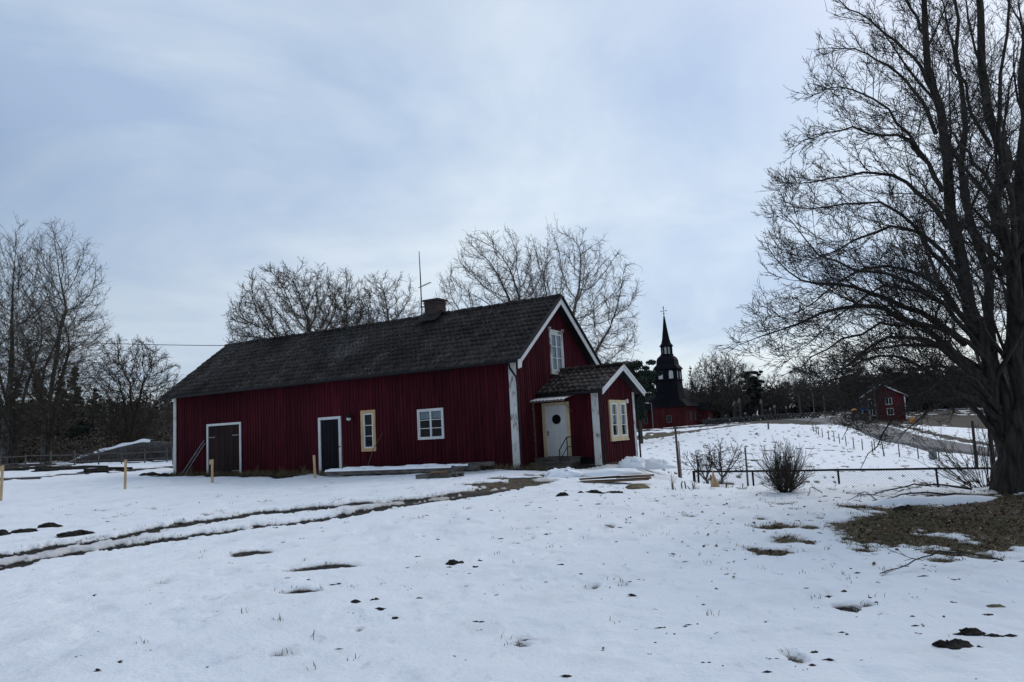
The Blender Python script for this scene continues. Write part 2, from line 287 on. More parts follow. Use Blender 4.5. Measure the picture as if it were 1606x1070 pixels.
# ---------------------------------------------------------------- mesh helpers
def link(me, name, mt=None, parent=None, smooth=False):
    o = bpy.data.objects.new(name, me); C.objects.link(o)
    if mt: me.materials.append(mt)
    if parent: o.parent = parent
    if smooth: me.shade_smooth()
    return o
def np_mesh(name, V, Fq, n=4):
    """V (k,3), Fq flat faces array (m,n)"""
    me = bpy.data.meshes.new(name); V = np.asarray(V, np.float32); Fq = np.asarray(Fq, np.int32)
    me.vertices.add(len(V)); me.vertices.foreach_set('co', V.ravel())
    me.loops.add(Fq.size); me.loops.foreach_set('vertex_index', Fq.ravel())
    me.polygons.add(len(Fq)); me.polygons.foreach_set('loop_start', np.arange(0, Fq.size, n, dtype=np.int32))
    me.update(calc_edges=True); return me
class MB:
    def __init__(s): s.v = []; s.f = []
    def add(s, vs, fs):
        b = len(s.v); s.v += [tuple(map(float, p)) for p in vs]; s.f += [tuple(i+b for i in f) for f in fs]; return s
    def hexa(s, p):   # 8 points: bottom 4 (ccw), top 4
        return s.add(p, [(0, 3, 2, 1), (4, 5, 6, 7), (0, 1, 5, 4), (1, 2, 6, 5), (2, 3, 7, 6), (3, 0, 4, 7)])
    def box(s, x0, x1, y0, y1, z0, z1, fn=None):
        p = [(x0, y0, z0), (x1, y0, z0), (x1, y1, z0), (x0, y1, z0), (x0, y0, z1), (x1, y0, z1), (x1, y1, z1), (x0, y1, z1)]
        if fn: p = [fn(*q) for q in p]
        return s.hexa(p)
    def beam(s, a, b, w_, h_, up=(0, 0, 1)):
        a = Vector(a); b = Vector(b); d = (b-a).normalized(); sd = d.cross(Vector(up))
        if sd.length < 1e-4: sd = Vector((1, 0, 0))
        sd.normalize(); u = sd.cross(d); sd *= w_/2; u *= h_/2
        return s.hexa([a-sd-u, a+sd-u, b+sd-u, b-sd-u, a-sd+u, a+sd+u, b+sd+u, b-sd+u])
    def tube(s, pts, rad, n=8, cap=True):
        pts = [Vector(p) for p in pts]
        if isinstance(rad, (int, float)): rad = [rad]*len(pts)
        base = len(s.v); prev = None
        for i, p in enumerate(pts):
            d = (pts[min(i+1, len(pts)-1)]-pts[max(i-1, 0)]).normalized()
            a = (prev - d*prev.dot(d)) if prev else d.cross(Vector((0.13, 0.7, 0.35)))
            a.normalize(); prev = a; b = d.cross(a)
            for k in range(n):
                t = 2*PI*k/n; s.v.append(tuple(p+(a*math.cos(t)+b*math.sin(t))*rad[i]))
        for i in range(len(pts)-1):
            for k in range(n):
                k2 = (k+1) % n; s.f.append((base+i*n+k, base+i*n+k2, base+(i+1)*n+k2, base+(i+1)*n+k))
        if cap:
            s.f.append(tuple(base+k for k in range(n))[::-1]); s.f.append(tuple(base+(len(pts)-1)*n+k for k in range(n)))
        return s
    def lathe(s, prof, n=16, cx=0, cy=0, rot=0):   # prof list of (radius,z)
        base = len(s.v)
        for r_, z in prof:
            for k in range(n): s.v.append((cx+r_*math.cos(2*PI*k/n+rot), cy+r_*math.sin(2*PI*k/n+rot), z))
        for i in range(len(prof)-1):
            for k in range(n):
                k2 = (k+1) % n; s.f.append((base+i*n+k, base+i*n+k2, base+(i+1)*n+k2, base+(i+1)*n+k))
        s.f.append(tuple(base+k for k in range(n))[::-1]); s.f.append(tuple(base+(len(prof)-1)*n+k for k in range(n)))
        return s
    def poly(s, pts, vec):   # extruded polygon
        n = len(pts); vec = Vector(vec); a = [tuple(p) for p in pts]; b = [tuple(Vector(p)+vec) for p in pts]
        return s.add(a+b, [tuple(range(n))[::-1], tuple(range(n, 2*n))] + [(i, (i+1) % n, n+(i+1) % n, n+i) for i in range(n)])
    def build(s, name, mt, parent=None, smooth=False, bev=0):
        me = bpy.data.meshes.new(name); me.from_pydata(s.v, [], s.f)
        bm = bmesh.new(); bm.from_mesh(me); bmesh.ops.recalc_face_normals(bm, faces=bm.faces)
        if bev: bmesh.ops.bevel(bm, geom=list(bm.edges), offset=bev, segments=1, affect='EDGES', clamp_overlap=True)
        bm.to_mesh(me); bm.free(); me.update()
        return link(me, name, mt, parent, smooth)
def tag(o, label=None, cat=None, group=None, kind=None):
    if label: o['label'] = label
    if cat: o['category'] = cat
    if group: o['group'] = group
    if kind: o['kind'] = kind
    return o
def empty(name, loc, rz=0, label=None, cat=None, group=None):
    o = bpy.data.objects.new(name, None); C.objects.link(o); o.location = tuple(map(float, loc)); o.rotation_euler = (0, 0, rz)
    o.empty_display_size = 0.3
    return tag(o, label, cat, group)
def copy_tree(root, loc, rz, scale=1.0, label=None, sz=None):
    r_ = root.copy(); C.objects.link(r_); r_.location = tuple(map(float, loc)); r_.rotation_euler = (0, 0, rz); r_.scale = (scale, scale, scale*(sz or 1))
    if label: r_['label'] = label
    for ch in root.children:
        c = ch.copy(); C.objects.link(c); c.parent = r_
        for g in ch.children:
            d = g.copy(); C.objects.link(d); d.parent = c
    return r_

# ================================================================ GROUND
def ground_features():
    """blobs: x, y, half-size across, half-size along the sight line, azimuth, amount of bare ground, leafiness"""
    B = []
    def blob(u, v, du, dv, amt=1.0, leaf=0.0, dirt=0):
        c = G(u, v); a = G(u, v-dv); b = G(u, v+dv); k = c[1]
        ry = max(math.hypot(a[0]-b[0], a[1]-b[1])/2, 0.03); c = (a+b)/2
        B.append((c[0], c[1], du*k/F, ry, math.atan2(c[0], c[1]), amt, leaf))
    # bare leafy ground under the big tree
    for q in ((1500, 822, 130, 24), (1600, 818, 120, 30), (1400, 846, 62, 15), (1375, 828, 55, 7), (1450, 850, 80, 14), (1560, 842, 60, 22), (1500, 858, 40, 9), (1440, 806, 60, 8), (1545, 790, 70, 12), (1590, 788, 60, 12), (1660, 822, 110, 24), (1760, 812, 90, 20)): blob(*q, leaf=1.0)
    for q in ((1218, 828, 26, 4), (1232, 849, 24, 5), (1270, 829, 14, 2.5), (1195, 818, 10, 2), (1500, 872, 40, 4), (1545, 878, 26, 3), (1480, 884, 16, 3), (1340, 797, 30, 2.5), (1358, 803, 34, 2)): blob(*q, amt=.9, leaf=.9)
    # by the house wall and the drive in front of the steps
    for q in ((822, 752, 38, 3.5), (775, 761, 40, 2.5), (850, 748, 26, 3)): blob(*q, leaf=.6)
    return B
TR1 = [(-80, 884), (0, 873), (60, 864), (130, 852), (200, 840), (260, 828), (330, 818), (400, 806), (470, 800), (540, 794), (620, 787), (700, 777), (760, 768), (820, 757)]
TR2 = [(-80, 903), (0, 892), (60, 880), (130, 868), (200, 857), (280, 846), (350, 836), (430, 825), (520, 811), (600, 799), (680, 787), (740, 778), (800, 768), (850, 757)]
def polydist(X, Y, pts):
    D = np.full(X.shape, 1e9)
    for (ax, ay), (bx, by) in zip(pts[:-1], pts[1:]):
        dx, dy = bx-ax, by-ay; t = np.clip(((X-ax)*dx+(Y-ay)*dy)/(dx*dx+dy*dy), 0, 1)
        D = np.minimum(D, np.hypot(X-ax-dx*t, Y-ay-dy*t))
    return D
TRW1 = [tuple(G(u, v)[:2]) for u, v in TR1]; TRW2 = [tuple(G(u, v)[:2]) for u, v in TR2]
BL = ground_features()
HOLES = []   # bare melt hollows with a dark lip: u, v, du, dv
for q in ((398, 869, 33, 4), (508, 893, 48, 5), (470, 932, 30, 3), (20, 838, 0, 0)):
    if q[2]:
        c = G(q[0], q[1]); a = G(q[0], q[1]-q[3]); b = G(q[0], q[1]+q[3]); HOLES.append((c[0], c[1], q[2]*c[1]/F, math.hypot(a[0]-b[0], a[1]-b[1])/2, math.atan2(c[0], c[1])))
def cover(X, Y):
    """returns snow cover, leafiness, dirt"""
    r_ = np.hypot(X, Y)
    n = fbm(X*1.7, Y*1.7, 3, 5)-.5; nf = fbm(X*6, Y*6, 9, 4)-.5; nb = fbm(X*.35, Y*.35, 5, 4)-.5
    bare = np.full(X.shape, -1.0); leaf = np.zeros(X.shape); lw = np.full(X.shape, 1e-3)
    for (cx, cy, rx, ry, az, amt, lf) in BL:
        ca, sa = math.cos(az), math.sin(az); dx, dy = X-cx, Y-cy
        t_ = (dx*ca-dy*sa)/rx; s_ = (dx*sa+dy*ca)/ry; d = np.sqrt(t_*t_+s_*s_)
        k = (1-d)*min(1.0, max(rx, .3)) + n*1.25*min(1, rx*1.2) + nf*.8*min(1, rx*1.5+.3)
        bare = np.maximum(bare, k*amt)
        g = np.exp(-np.clip(d*d, 0, 20)); leaf += g*lf; lw += g
    leaf = np.clip(leaf/lw, 0, 1)
    for (cx, cy, rx, ry, az) in HOLES:
        ca, sa = math.cos(az), math.sin(az); dx, dy = X-cx, Y-cy
        t_ = (dx*ca-dy*sa)/rx; s_ = (dx*sa+dy*ca)/ry + .5*t_*t_
        k = (1-np.sqrt(t_*t_+s_*s_))*.5 + nf*.3; bare = np.maximum(bare, k)
    d1 = polydist(X, Y, TRW1); d2 = polydist(X, Y, TRW2)
    wv = .35+.05*np.sin(X*3+Y)+nf*.5+n*.25+(fbm(X*16, Y*16, 51, 3)-.5)*.22
    tr = np.maximum((wv*1.15-d1), (wv-d2))/.12
    trk = np.clip(tr*.5+.5, 0, 1); bare = np.maximum(bare, tr*.35)
    dirt = np.clip(1.75-(d1+d2)/1.0, 0, 1)*(.85+.9*n+.6*nf)
    # soil strip along the front wall
    hxx = (X-HA[0])*hx[0]+(Y-HA[1])*hx[1]; hyy = (X-HA[0])*hy[0]+(Y-HA[1])*hy[1]
    wall = np.where((hxx < 1.5) & (hxx > -17.6), .62+.25*np.sin(hxx*.9)+n*1.2 - np.abs(hyy+.15), -1)
    bare = np.maximum(bare, wall*.8)
    mid = np.where((hxx < -9) & (hxx > -17.0), 1.0 + n*1.6 - np.abs(hyy+.25), -1); bare = np.maximum(bare, mid*.6)
    inside = (hxx > -17) & (hxx < 2) & (hyy > 0) & (hyy < 6); bare = np.where(inside, 1, bare)
    # debris strip by the old fence, far left
    lx = X/np.maximum(Y, 1)
    strip = np.where((lx < -.42) & (Y > 20), 1.5 + n*5 + nb*4 - np.abs(r_-43 - (lx+.5)*10), -1); bare = np.maximum(bare, strip*.5)
    # far slopes: thin, streaky snow
    far = np.clip((r_-24)/20, 0, 1)*(Y > 0)*(lx > -.1)
    st = fbm(X*2.2, Y*.8, 21, 4)-.5
    bare = np.maximum(bare, np.where(far > 0, (st-.20)*3.0*far, -1))
    # grass bank below the churchyard and the road verge
    kx = X/np.maximum(Y, 1)
    bank = np.where((kx > .1) & (kx < .45) & (Y > 90), 3.6*(1.15-np.clip((kx-.16)/.25, 0, 1)) + n*4 + nb*9 - np.abs(Y-127-10*(kx-.17)), -1)
    bare = np.maximum(bare, bank*.5); leaf = np.where(bank > -1, np.maximum(leaf, .75*(bank > -1)*(Y > 100)), leaf)
    verge = np.where((X > 40) & (Y > 90), 19+nb*20+n*5-np.abs(Y-133), -1); verge = np.maximum(verge, np.where((X > 36) & (Y > 40) & (Y < 140), 1.0+n*3-np.abs(X-np.interp(Y, [40, 61, 75, 95, 120], [44.6, 45.2, 46.2, 50.6, 56.6])), -1)); bare = np.maximum(bare, np.clip(verge, -2, 2)*.4); leaf = np.where((X > 36) & (Y > 40), .22, leaf)
    # forest floors
    ff = np.where((r_ > 138) | ((lx < -.3) & (r_ > 58)), nb*4+n*2+.5, -1); bare = np.maximum(bare, ff)
    # small melt spots, denser towards the tree and the left-hand lawn
    dens = .055*np.exp(-((X-3.5)**2+(Y-10)**2)/30) + .028*np.exp(-((X+8)**2+(Y-19)**2)/60)+.012*np.exp(-((X+1)**2+(Y-6.5)**2)/6)
    sp = fbm(X*2.2, Y*1.5, 31, 5)
    bare = np.maximum(bare, np.where(r_ < 30, (sp-.84-.04*np.clip((9-r_)/3, 0, 1)+dens*1.9)*3, -1))
    # the snow arm left on the root of the big tree
    snow = np.clip(.5-bare*2.6, 0, 1)
    return snow, leaf, np.clip(dirt, 0, 1), trk
def zsurf(X, Y):
    X = np.atleast_1d(np.asarray(X, float)); Y = np.atleast_1d(np.asarray(Y, float))
    base = H(X, Y); sn, lf, dr, tk = cover(X, Y); r_ = np.hypot(X, Y)
    z = base + .05*sn + .05*(fbm(X*.55, Y*.55, 41, 4)-.5)*np.clip(r_/8, .4, 2.5) + .045*(fbm(X*1.6, Y*1.6, 43, 3)-.5) + .016*(fbm(X*5.5, Y*5.5, 44, 3)-.5) + (1-sn)*.022*(fbm(X*14, Y*14, 45, 3)-.5)
    z -= .022*np.clip((fbm(X*2.4, Y*1.9, 71, 3)-.60)/.14, 0, 1)*sn*(r_ < 40)
    z += .010*(fbm(X*9, Y*9, 47, 3)-.5)*dr - .05*tk
    return z, sn, lf, dr
def zs(x, y): return float(zsurf(x, y)[0][0])
def GS(u, v):
    p = G(u, v); return np.array([p[0], p[1], zs(p[0], p[1])])

def ground_mat():
    mt, t, b = mat('snow_ground'); L = t.links.new
    at_ = N(t, 'ShaderNodeAttribute', attribute_name='cov'); sp = N(t, 'ShaderNodeSeparateColor'); L(at_.outputs['Color'], sp.inputs[0])
    tc = N(t, 'ShaderNodeTexCoord'); P = tc.outputs['Object']
    ns = tnoise(t, 22, 5, P, .65); ng = tnoise(t, 3.5, 6, P, .6); nl = tnoise(t, .25, 4, P)
    # snow threshold with fine noise
    a = N(t, 'ShaderNodeMath', operation='MULTIPLY_ADD'); L(ns, a.inputs[0]); a.inputs[1].default_value = .62; L(sp.outputs[0], a.inputs[2])
    fac = mrange(t, a.outputs[0], .60, .86)
    snow = ramp(t, nl, [(.3, (.83, .86, .91)), (.7, (.90, .92, .95))])
    snow = mixc(t, mrange(t, ng, .35, .7, .0, .35), snow, (.76, .81, .89))
    snow = mixc(t, mrange(t, sp.outputs[2], .12, .8, 0, .9), snow, (.36, .315, .275))
    nm = tnoise(t, 1.5, 6, P, .6, sc=(1, .7, 1)); snow = mixc(t, mrange(t, nm, .50, .72, 0, .42), snow, (.56, .60, .64))
    nk = tnoise(t, 7.5, 5, P, .6, sc=(1, .5, 1)); snow = mixc(t, mrange(t, nk, .60, .72, 0, .35), snow, (.40, .41, .42))
    nz_ = tnoise(t, 3.2, 7, P, .7); th_ = N(t, 'ShaderNodeMath', operation='SUBTRACT'); th_.inputs[0].default_value = 1.0; L(sp.outputs[0], th_.inputs[1]); tm_ = N(t, 'ShaderNodeMath', operation='MULTIPLY'); L(th_.outputs[0], tm_.inputs[0]); L(nz_, tm_.inputs[1]); snow = mixc(t, mrange(t, tm_.outputs[0], .03, .28, 0, .6), snow, (.50, .50, .48))
    # specks of grit and stalks in the snow
    vz = N(t, 'ShaderNodeTexNoise'); vz.inputs['Scale'].default_value = 5.5; vz.inputs['Detail'].default_value = 7; vz.inputs['Roughness'].default_value = .72
    L(P, vz.inputs['Vector'])
    snow = mixc(t, mrange(t, vz.outputs[0], .70, .76, 0, .8), snow, (.11, .10, .09))
    nv = tnoise(t, 55, 4, P); n8 = tnoise(t, 9, 5, P)
    soil = ramp(t, n8, [(.3, (.007, .006, .006)), (.5, (.018, .015, .013)), (.75, (.045, .035, .028))])
    vo = N(t, 'ShaderNodeTexVoronoi'); vo.inputs['Scale'].default_value = 16; L(P, vo.inputs['Vector'])
    vs = N(t, 'ShaderNodeSeparateColor'); L(vo.outputs['Color'], vs.inputs[0])
    leaf = ramp(t, vs.outputs[0], [(0, (.03, .02, .013)), (.5, (.095, .062, .038)), (.8, (.14, .096, .058)), (1, (.22, .16, .11))])
    gr = ramp(t, nv, [(.3, (.045, .038, .02)), (.7, (.12, .10, .055))])
    leaf = mixc(t, mrange(t, tnoise(t, .9, 5, P, .6), .42, .58), leaf, gr)
    low = mixc(t, sp.outputs[1], soil, leaf)
    col = mixc(t, fac, low, snow); L(col, b.inputs['Base Color'])
    L(mrange(t, fac, 0, 1, .85, .62), b.inputs['Roughness']); b.inputs['Specular IOR Level'].default_value = .25
    bn = N(t, 'ShaderNodeBump'); bn.inputs['Strength'].default_value = .5; bn.inputs['Distance'].default_value = .05
    hh = N(t, 'ShaderNodeMath', operation='ADD'); L(ns, hh.inputs[0]); L(ng, hh.inputs[1]); L(hh.outputs[0], bn.inputs['Height']); L(bn.outputs[0], b.inputs['Normal'])
    return mt
M['ground'] = ground_mat()
def build_ground():
    fine = np.radians(np.linspace(-40, 40, 760)); 
    left = np.radians(np.linspace(-180, -40, 60, endpoint=False)); right = np.radians(np.linspace(180, 40, 60, endpoint=False))[::-1][0:-1] if False else np.radians(np.linspace(40, 180, 61))[1:-1]
    az = np.concatenate([left, fine, right]); na = len(az)
    rr = np.concatenate([np.geomspace(.6, 3.5, 8, endpoint=False), 1/np.linspace(1/3.5, 1/60, 520, endpoint=False), np.geomspace(60, 300, 130, endpoint=False), np.geomspace(300, 3500, 14)])
    nr = len(rr); A, RR = np.meshgrid(az, rr); X = RR*np.sin(A); Y = RR*np.cos(A)
    Z, sn, lf, dr = zsurf(X.ravel(), Y.ravel())
    V = np.stack([X.ravel(), Y.ravel(), Z], 1)
    idx = np.arange(nr*na).reshape(nr, na); i2 = np.roll(idx, -1, axis=1)
    Fq = np.stack([idx[:-1], i2[:-1], i2[1:], idx[1:]], -1).reshape(-1, 4)[:, ::-1]
    V = np.vstack([V, [[0, 0, V[:na, 2].mean()]]]); 
    me = np_mesh('snowy_ground', V, Fq)
    o = link(me, 'snowy_ground', M['ground']); me.shade_smooth()
    ca = me.color_attributes.new('cov', 'FLOAT_COLOR', 'POINT')
    col = np.ones((len(V), 4), np.float32); col[:-1, 0] = sn; col[:-1, 1] = lf; col[:-1, 2] = dr; ca.data.foreach_set('color', col.ravel())
    tag(o, kind='structure'); return o
build_ground()

def build_road():
    Lp = [at(u, v, k) for u, v, k in ((1640, 730, 53), (1563, 718.6, 61), (1500, 714, 67), (1449, 708, 73), (1377, 692, 90), (1284, 664, 120))]
    Rp = [at(u, v, k) for u, v, k in ((1640, 712, 63), (1563, 703, 71), (1520, 698, 77), (1491, 693, 82), (1430, 678, 95), (1355, 661, 120))]
    Lp = [np.array([37.5, 38, 0])] + Lp + [np.array([47, 150, 0]), np.array([40, 185, 0])]; Rp = [np.array([44, 38, 0])] + Rp + [np.array([54, 150, 0]), np.array([46, 190, 0])]
    def dens(P):
        P = np.array(P); o = []
        for a, b in zip(P[:-1], P[1:]):
            for t in np.linspace(0, 1, 12, endpoint=False): o.append(a+(b-a)*t)
        return np.array(o+[P[-1]])
    a, b = dens(Lp), dens(Rp); n = len(a); m_ = 14; V = []
    for j in range(m_+1):
        q = a+(b-a)*j/m_; z, *_ = zsurf(q[:, 0], q[:, 1]); 
        V.append(np.stack([q[:, 0], q[:, 1], z], 1))
    V = np.array(V)
    zc = V[:, :, 2].mean(0); zc = np.convolve(np.pad(zc, 3, 'edge'), np.ones(7)/7, 'valid')
    V[:, :, 2] = np.maximum(V[:, :, 2]+.03, zc[None, :]+.09)
    edge = np.array([-.5]+[0]*(m_-1)+[-.5]); V[:, :, 2] += edge[:, None]
    idx = np.arange((m_+1)*n).reshape(m_+1, n)
    me = np_mesh('road', V.reshape(-1, 3), np.stack([idx[:-1, :-1], idx[1:, :-1], idx[1:, 1:], idx[:-1, 1:]], -1).reshape(-1, 4))
    mt, t, bb = mat('asphalt'); n1 = tnoise(t, 1.2, 5, sc=(1, .15, 1)); n2 = tnoise(t, 30, 3)
    c = ramp(t, n1, [(.3, (.035, .036, .041)), (.7, (.075, .076, .084))]); c = mixc(t, mrange(t, n2, .55, .8, 0, .3), c, (.11, .11, .11))
    t.links.new(c, bb.inputs['Base Color']); bb.inputs['Roughness'].default_value = .75
    tag(link(me, 'road', mt), kind='structure')
build_road()

# ================================================================ TREES
def norm(a): return a/np.maximum(np.linalg.norm(a, axis=-1, keepdims=True), 1e-9)
def walk(rng, P, D, Ln, n, wob, trop, env=None):
    pts = [P]; dirs = []; st = (Ln/n)[:, None]
    D = norm(D)
    for i in range(n):
        D = norm(D + rng.normal(0, wob, D.shape) + np.array([0, 0, 1])*trop)
        P = P + D*st; pts.append(P); dirs.append(D)
    return np.stack(pts, 1), np.stack(dirs, 1)
def tubes(pts, r0, r1, m, gam=1.0):
    """pts (N,K,3), radii at both ends (N,) -> verts, quads"""
    Nn, K, _ = pts.shape
    T = np.empty_like(pts); T[:, 1:-1] = pts[:, 2:]-pts[:, :-2]; T[:, 0] = pts[:, 1]-pts[:, 0]; T[:, -1] = pts[:, -1]-pts[:, -2]; T = norm(T)
    ref = np.where(np.abs(T[:, :1, 2:3]) > .9, np.array([1., 0, 0]), np.array([0, 0, 1.])); ref = np.broadcast_to(ref, T.shape)
    A = norm(np.cross(T, ref)); B = np.cross(T, A)
    f = np.linspace(0, 1, K)**gam; rad = r0[:, None]*(1-f)+r1[:, None]*f
    ang = np.arange(m)*2*PI/m
    V = pts[:, :, None, :] + rad[:, :, None, None]*(A[:, :, None, :]*np.cos(ang)[None, None, :, None] + B[:, :, None, :]*np.sin(ang)[None, None, :, None])
    idx = np.arange(Nn*K*m).reshape(Nn, K, m); i2 = np.roll(idx, -1, 2)
    Q = np.stack([idx[:, :-1], i2[:, :-1], i2[:, 1:], idx[:, 1:]], -1).reshape(-1, 4)
    return V.reshape(-1, 3), Q
def joinm(parts):
    V = []; Q = []; o = 0
    for v, q in parts: V.append(v); Q.append(q+o); o += len(v)
    return np.vstack(V), np.vstack(Q)
def kids(rng, pts, dirs, Ln, rad0, rad1, m, f0, ang, ratio, taper, up=0.0, flat=0.0, jit=.25, endf=1.0, rel=.6):
    """m children on every branch"""
    Nn, K, _ = pts.shape
    f = f0 + (endf-f0)*(np.arange(m)[None, :]+rng.uniform(0, 1, (Nn, m)))/m
    f = np.clip(f, 0, .999); s = f*(K-1); i = s.astype(int); t = (s-i)[..., None]; nn = np.arange(Nn)[:, None]
    P = pts[nn, i]*(1-t) + pts[nn, i+1]*t; T = dirs[nn, np.minimum(i, K-2)]
    ref = np.where(np.abs(T[..., 2:3]) > .95, np.array([1., 0, 0]), np.array([0, 0, 1.]))
    A = norm(np.cross(T, np.broadcast_to(ref, T.shape))); B = np.cross(A, T)   # A is sideways, B up-ish
    phi = (np.arange(m)*2.4)[None, :] + rng.uniform(0, 6.28, (Nn, 1)) + rng.normal(0, .5, (Nn, m))
    a = ang*rng.uniform(1-jit, 1+jit, (Nn, m))[..., None]
    D = np.cos(a)*T + np.sin(a)*(np.cos(phi)[..., None]*A + np.sin(phi)[..., None]*B*(1-flat)); D = norm(D); D[..., 2] += up; D = norm(D)
    L2 = Ln[:, None]*ratio*(1-taper*(f-f0)/(1-f0+1e-6))*rng.uniform(.6, 1.15, (Nn, m))
    rp = rad0[:, None]*(1-f)+rad1[:, None]*f; R2 = rp*rel*rng.uniform(.75, 1.0, (Nn, m))
    return P.reshape(-1, 3), D.reshape(-1, 3), L2.ravel(), R2.ravel()
def env_cut(P, D, Ln, env):
    """shorten branches that would leave the crown's outline; env returns >1 outside"""
    for fr, cut in ((1.0, .72), (1.0, .72), (1.0, .72), (1.0, .6)):
        e = env(P+D*Ln[:, None]*fr); Ln = np.where(e > 1, Ln*cut, Ln)
    keep = (env(P) < 1.12); return P[keep], D[keep], Ln[keep], keep
def ellenv(c, rad, rng, rough=.12):
    c = np.array(c); rad = np.array(rad); ph = rng.uniform(0, 6.28, 6)
    def e(P):
        q = (P-c)/rad; r_ = np.linalg.norm(q, axis=1); th = np.arctan2(q[:, 1], q[:, 0]); el = q[:, 2]/np.maximum(r_, 1e-6)
        lump = 1+rough*(np.sin(3*th+ph[0])*np.cos(4*el+ph[1])+.6*np.sin(7*th+ph[2]+3*el)+.4*np.sin(11*el+5*th+ph[3]))
        return r_/lump
    return e
def tree_meshes(seed, stems, env, lv, twig_r=.006, stem_gam=1.0, sides=(10, 6, 4, 3, 3)):
    """stems: list of (pts array (K,3), r0, r1). lv: list of dicts for successive levels. returns trunk mesh data, crown mesh data"""
    rng = np.random.default_rng(seed)
    trunk = []; crown = []
    K = 14
    def resample(p):
        p = np.array(p, float); 
        # Catmull-like smoothing by chord resample
        d = np.concatenate([[0], np.cumsum(np.linalg.norm(np.diff(p, axis=0), axis=1))]); s = np.linspace(0, d[-1], K)
        q = np.stack([np.interp(s, d, p[:, i]) for i in range(3)], 1)
        for _ in range(2): q[1:-1] = (q[:-2]+2*q[1:-1]+q[2:])/4
        return q, d[-1]
    SP = []; SL = []; R0 = []; R1 = []
    for p, r0, r1 in stems: q, l = resample(p); q[1:-1] += rng.normal(0, .006*l, (K-2, 3)); SP.append(q); SL.append(l); R0.append(r0); R1.append(r1)
    SP = np.array(SP); SL = np.array(SL); R0 = np.array(R0); R1 = np.array(R1)
    trunk.append(tubes(SP, R0, R1, sides[0], stem_gam))
    pts, dirs, Ln, r0, r1 = SP, norm(np.diff(SP, axis=1)), SL, R0, R1
    for li, c in enumerate(lv):
        P, D, L2, R2 = kids(rng, pts, dirs, Ln, r0, r1, c['m'], c['f0'], c['ang'], c['ratio'], c.get('taper', .6), c.get('up', 0), c.get('flat', 0), endf=c.get('endf', 1.0), rel=c.get('rel', .6))
        if 'abs' in c: L2 = c['abs']*rng.uniform(.5, 1.2, L2.shape)
        if env is not None:
            P, D, L2, kp = env_cut(P, D, L2, env); R2 = R2[kp]
        kp = L2 > c.get('minL', .08); P, D, L2, R2 = P[kp], D[kp], L2[kp], R2[kp]
        R2 = np.maximum(R2, twig_r); R2 = np.minimum(R2, np.maximum(L2*.035, twig_r))
        tip = np.maximum(R2*c.get('tip', .3), twig_r*.6)
        pts, dirs = walk(rng, P, D, L2, c.get('n', 4), c.get('wob', .12), c.get('trop', .05))
        Ln, r0, r1 = L2, R2, tip
        crown.append(tubes(pts, r0, r1, sides[min(li+1, len(sides)-1)]))
    return joinm(trunk), joinm(crown)
def tree_obj(name, loc, rz, tm, cm, bark, twig, label, cat='tree', group=None, tname='trunk', cname='crown'):
    e = empty(name, loc, rz, label, cat, group)
    me = np_mesh(tname, *tm); link(me, tname, bark, e, True)
    me = np_mesh(cname, *cm); link(me, cname, twig, e, False)
    return e
V3 = lambda *a: np.array(a, float)
def auto_stems(rng, h, n, cr, r0, fork=.18, cz=.6, crz=None, tmax=1.15, arch=.12, fill=.86):
    """a trunk that forks low into n limbs fanned out to the rounded outline of the crown"""
    crz = crz or h*.4; b0 = V3(0, 0, h*fork)
    st = [([V3(0, 0, -.3), V3(rng.normal(0, .01)*h, 0, h*fork*.6), b0, b0+V3(0, 0, h*.12)], r0*1.1, r0*.7)]
    for i in range(n):
        tilt = tmax*((i+.3)/n)**.75; a = i*2.39996+rng.uniform(-.3, .3)
        b = b0+V3(0, 0, h*rng.uniform(-.25, .35)*fork*(1.4-tilt)); d = V3(math.sin(tilt)*math.cos(a), math.sin(tilt)*math.sin(a), math.cos(tilt))
        # distance to the ellipsoid
        q = (b-V3(0, 0, h*cz))/V3(cr, cr, crz); e_ = d/V3(cr, cr, crz); A_ = e_@e_; B_ = q@e_; C_ = q@q-1
        t_ = (-B_+math.sqrt(max(B_*B_-A_*C_, 0)))/A_*fill*rng.uniform(.86, 1.04); e = b+d*t_
        up_ = V3(0, 0, 1)*t_*arch*rng.uniform(.4, 1.3)*(.4+tilt); wb = rng.normal(0, .035, 3)*t_
        st.append(([b, b+(e-b)*.3+up_*.75+wb*.5, b+(e-b)*.65+up_+wb, e], r0*.52*(1-.35*tilt/1.2), r0*.05))
    return st

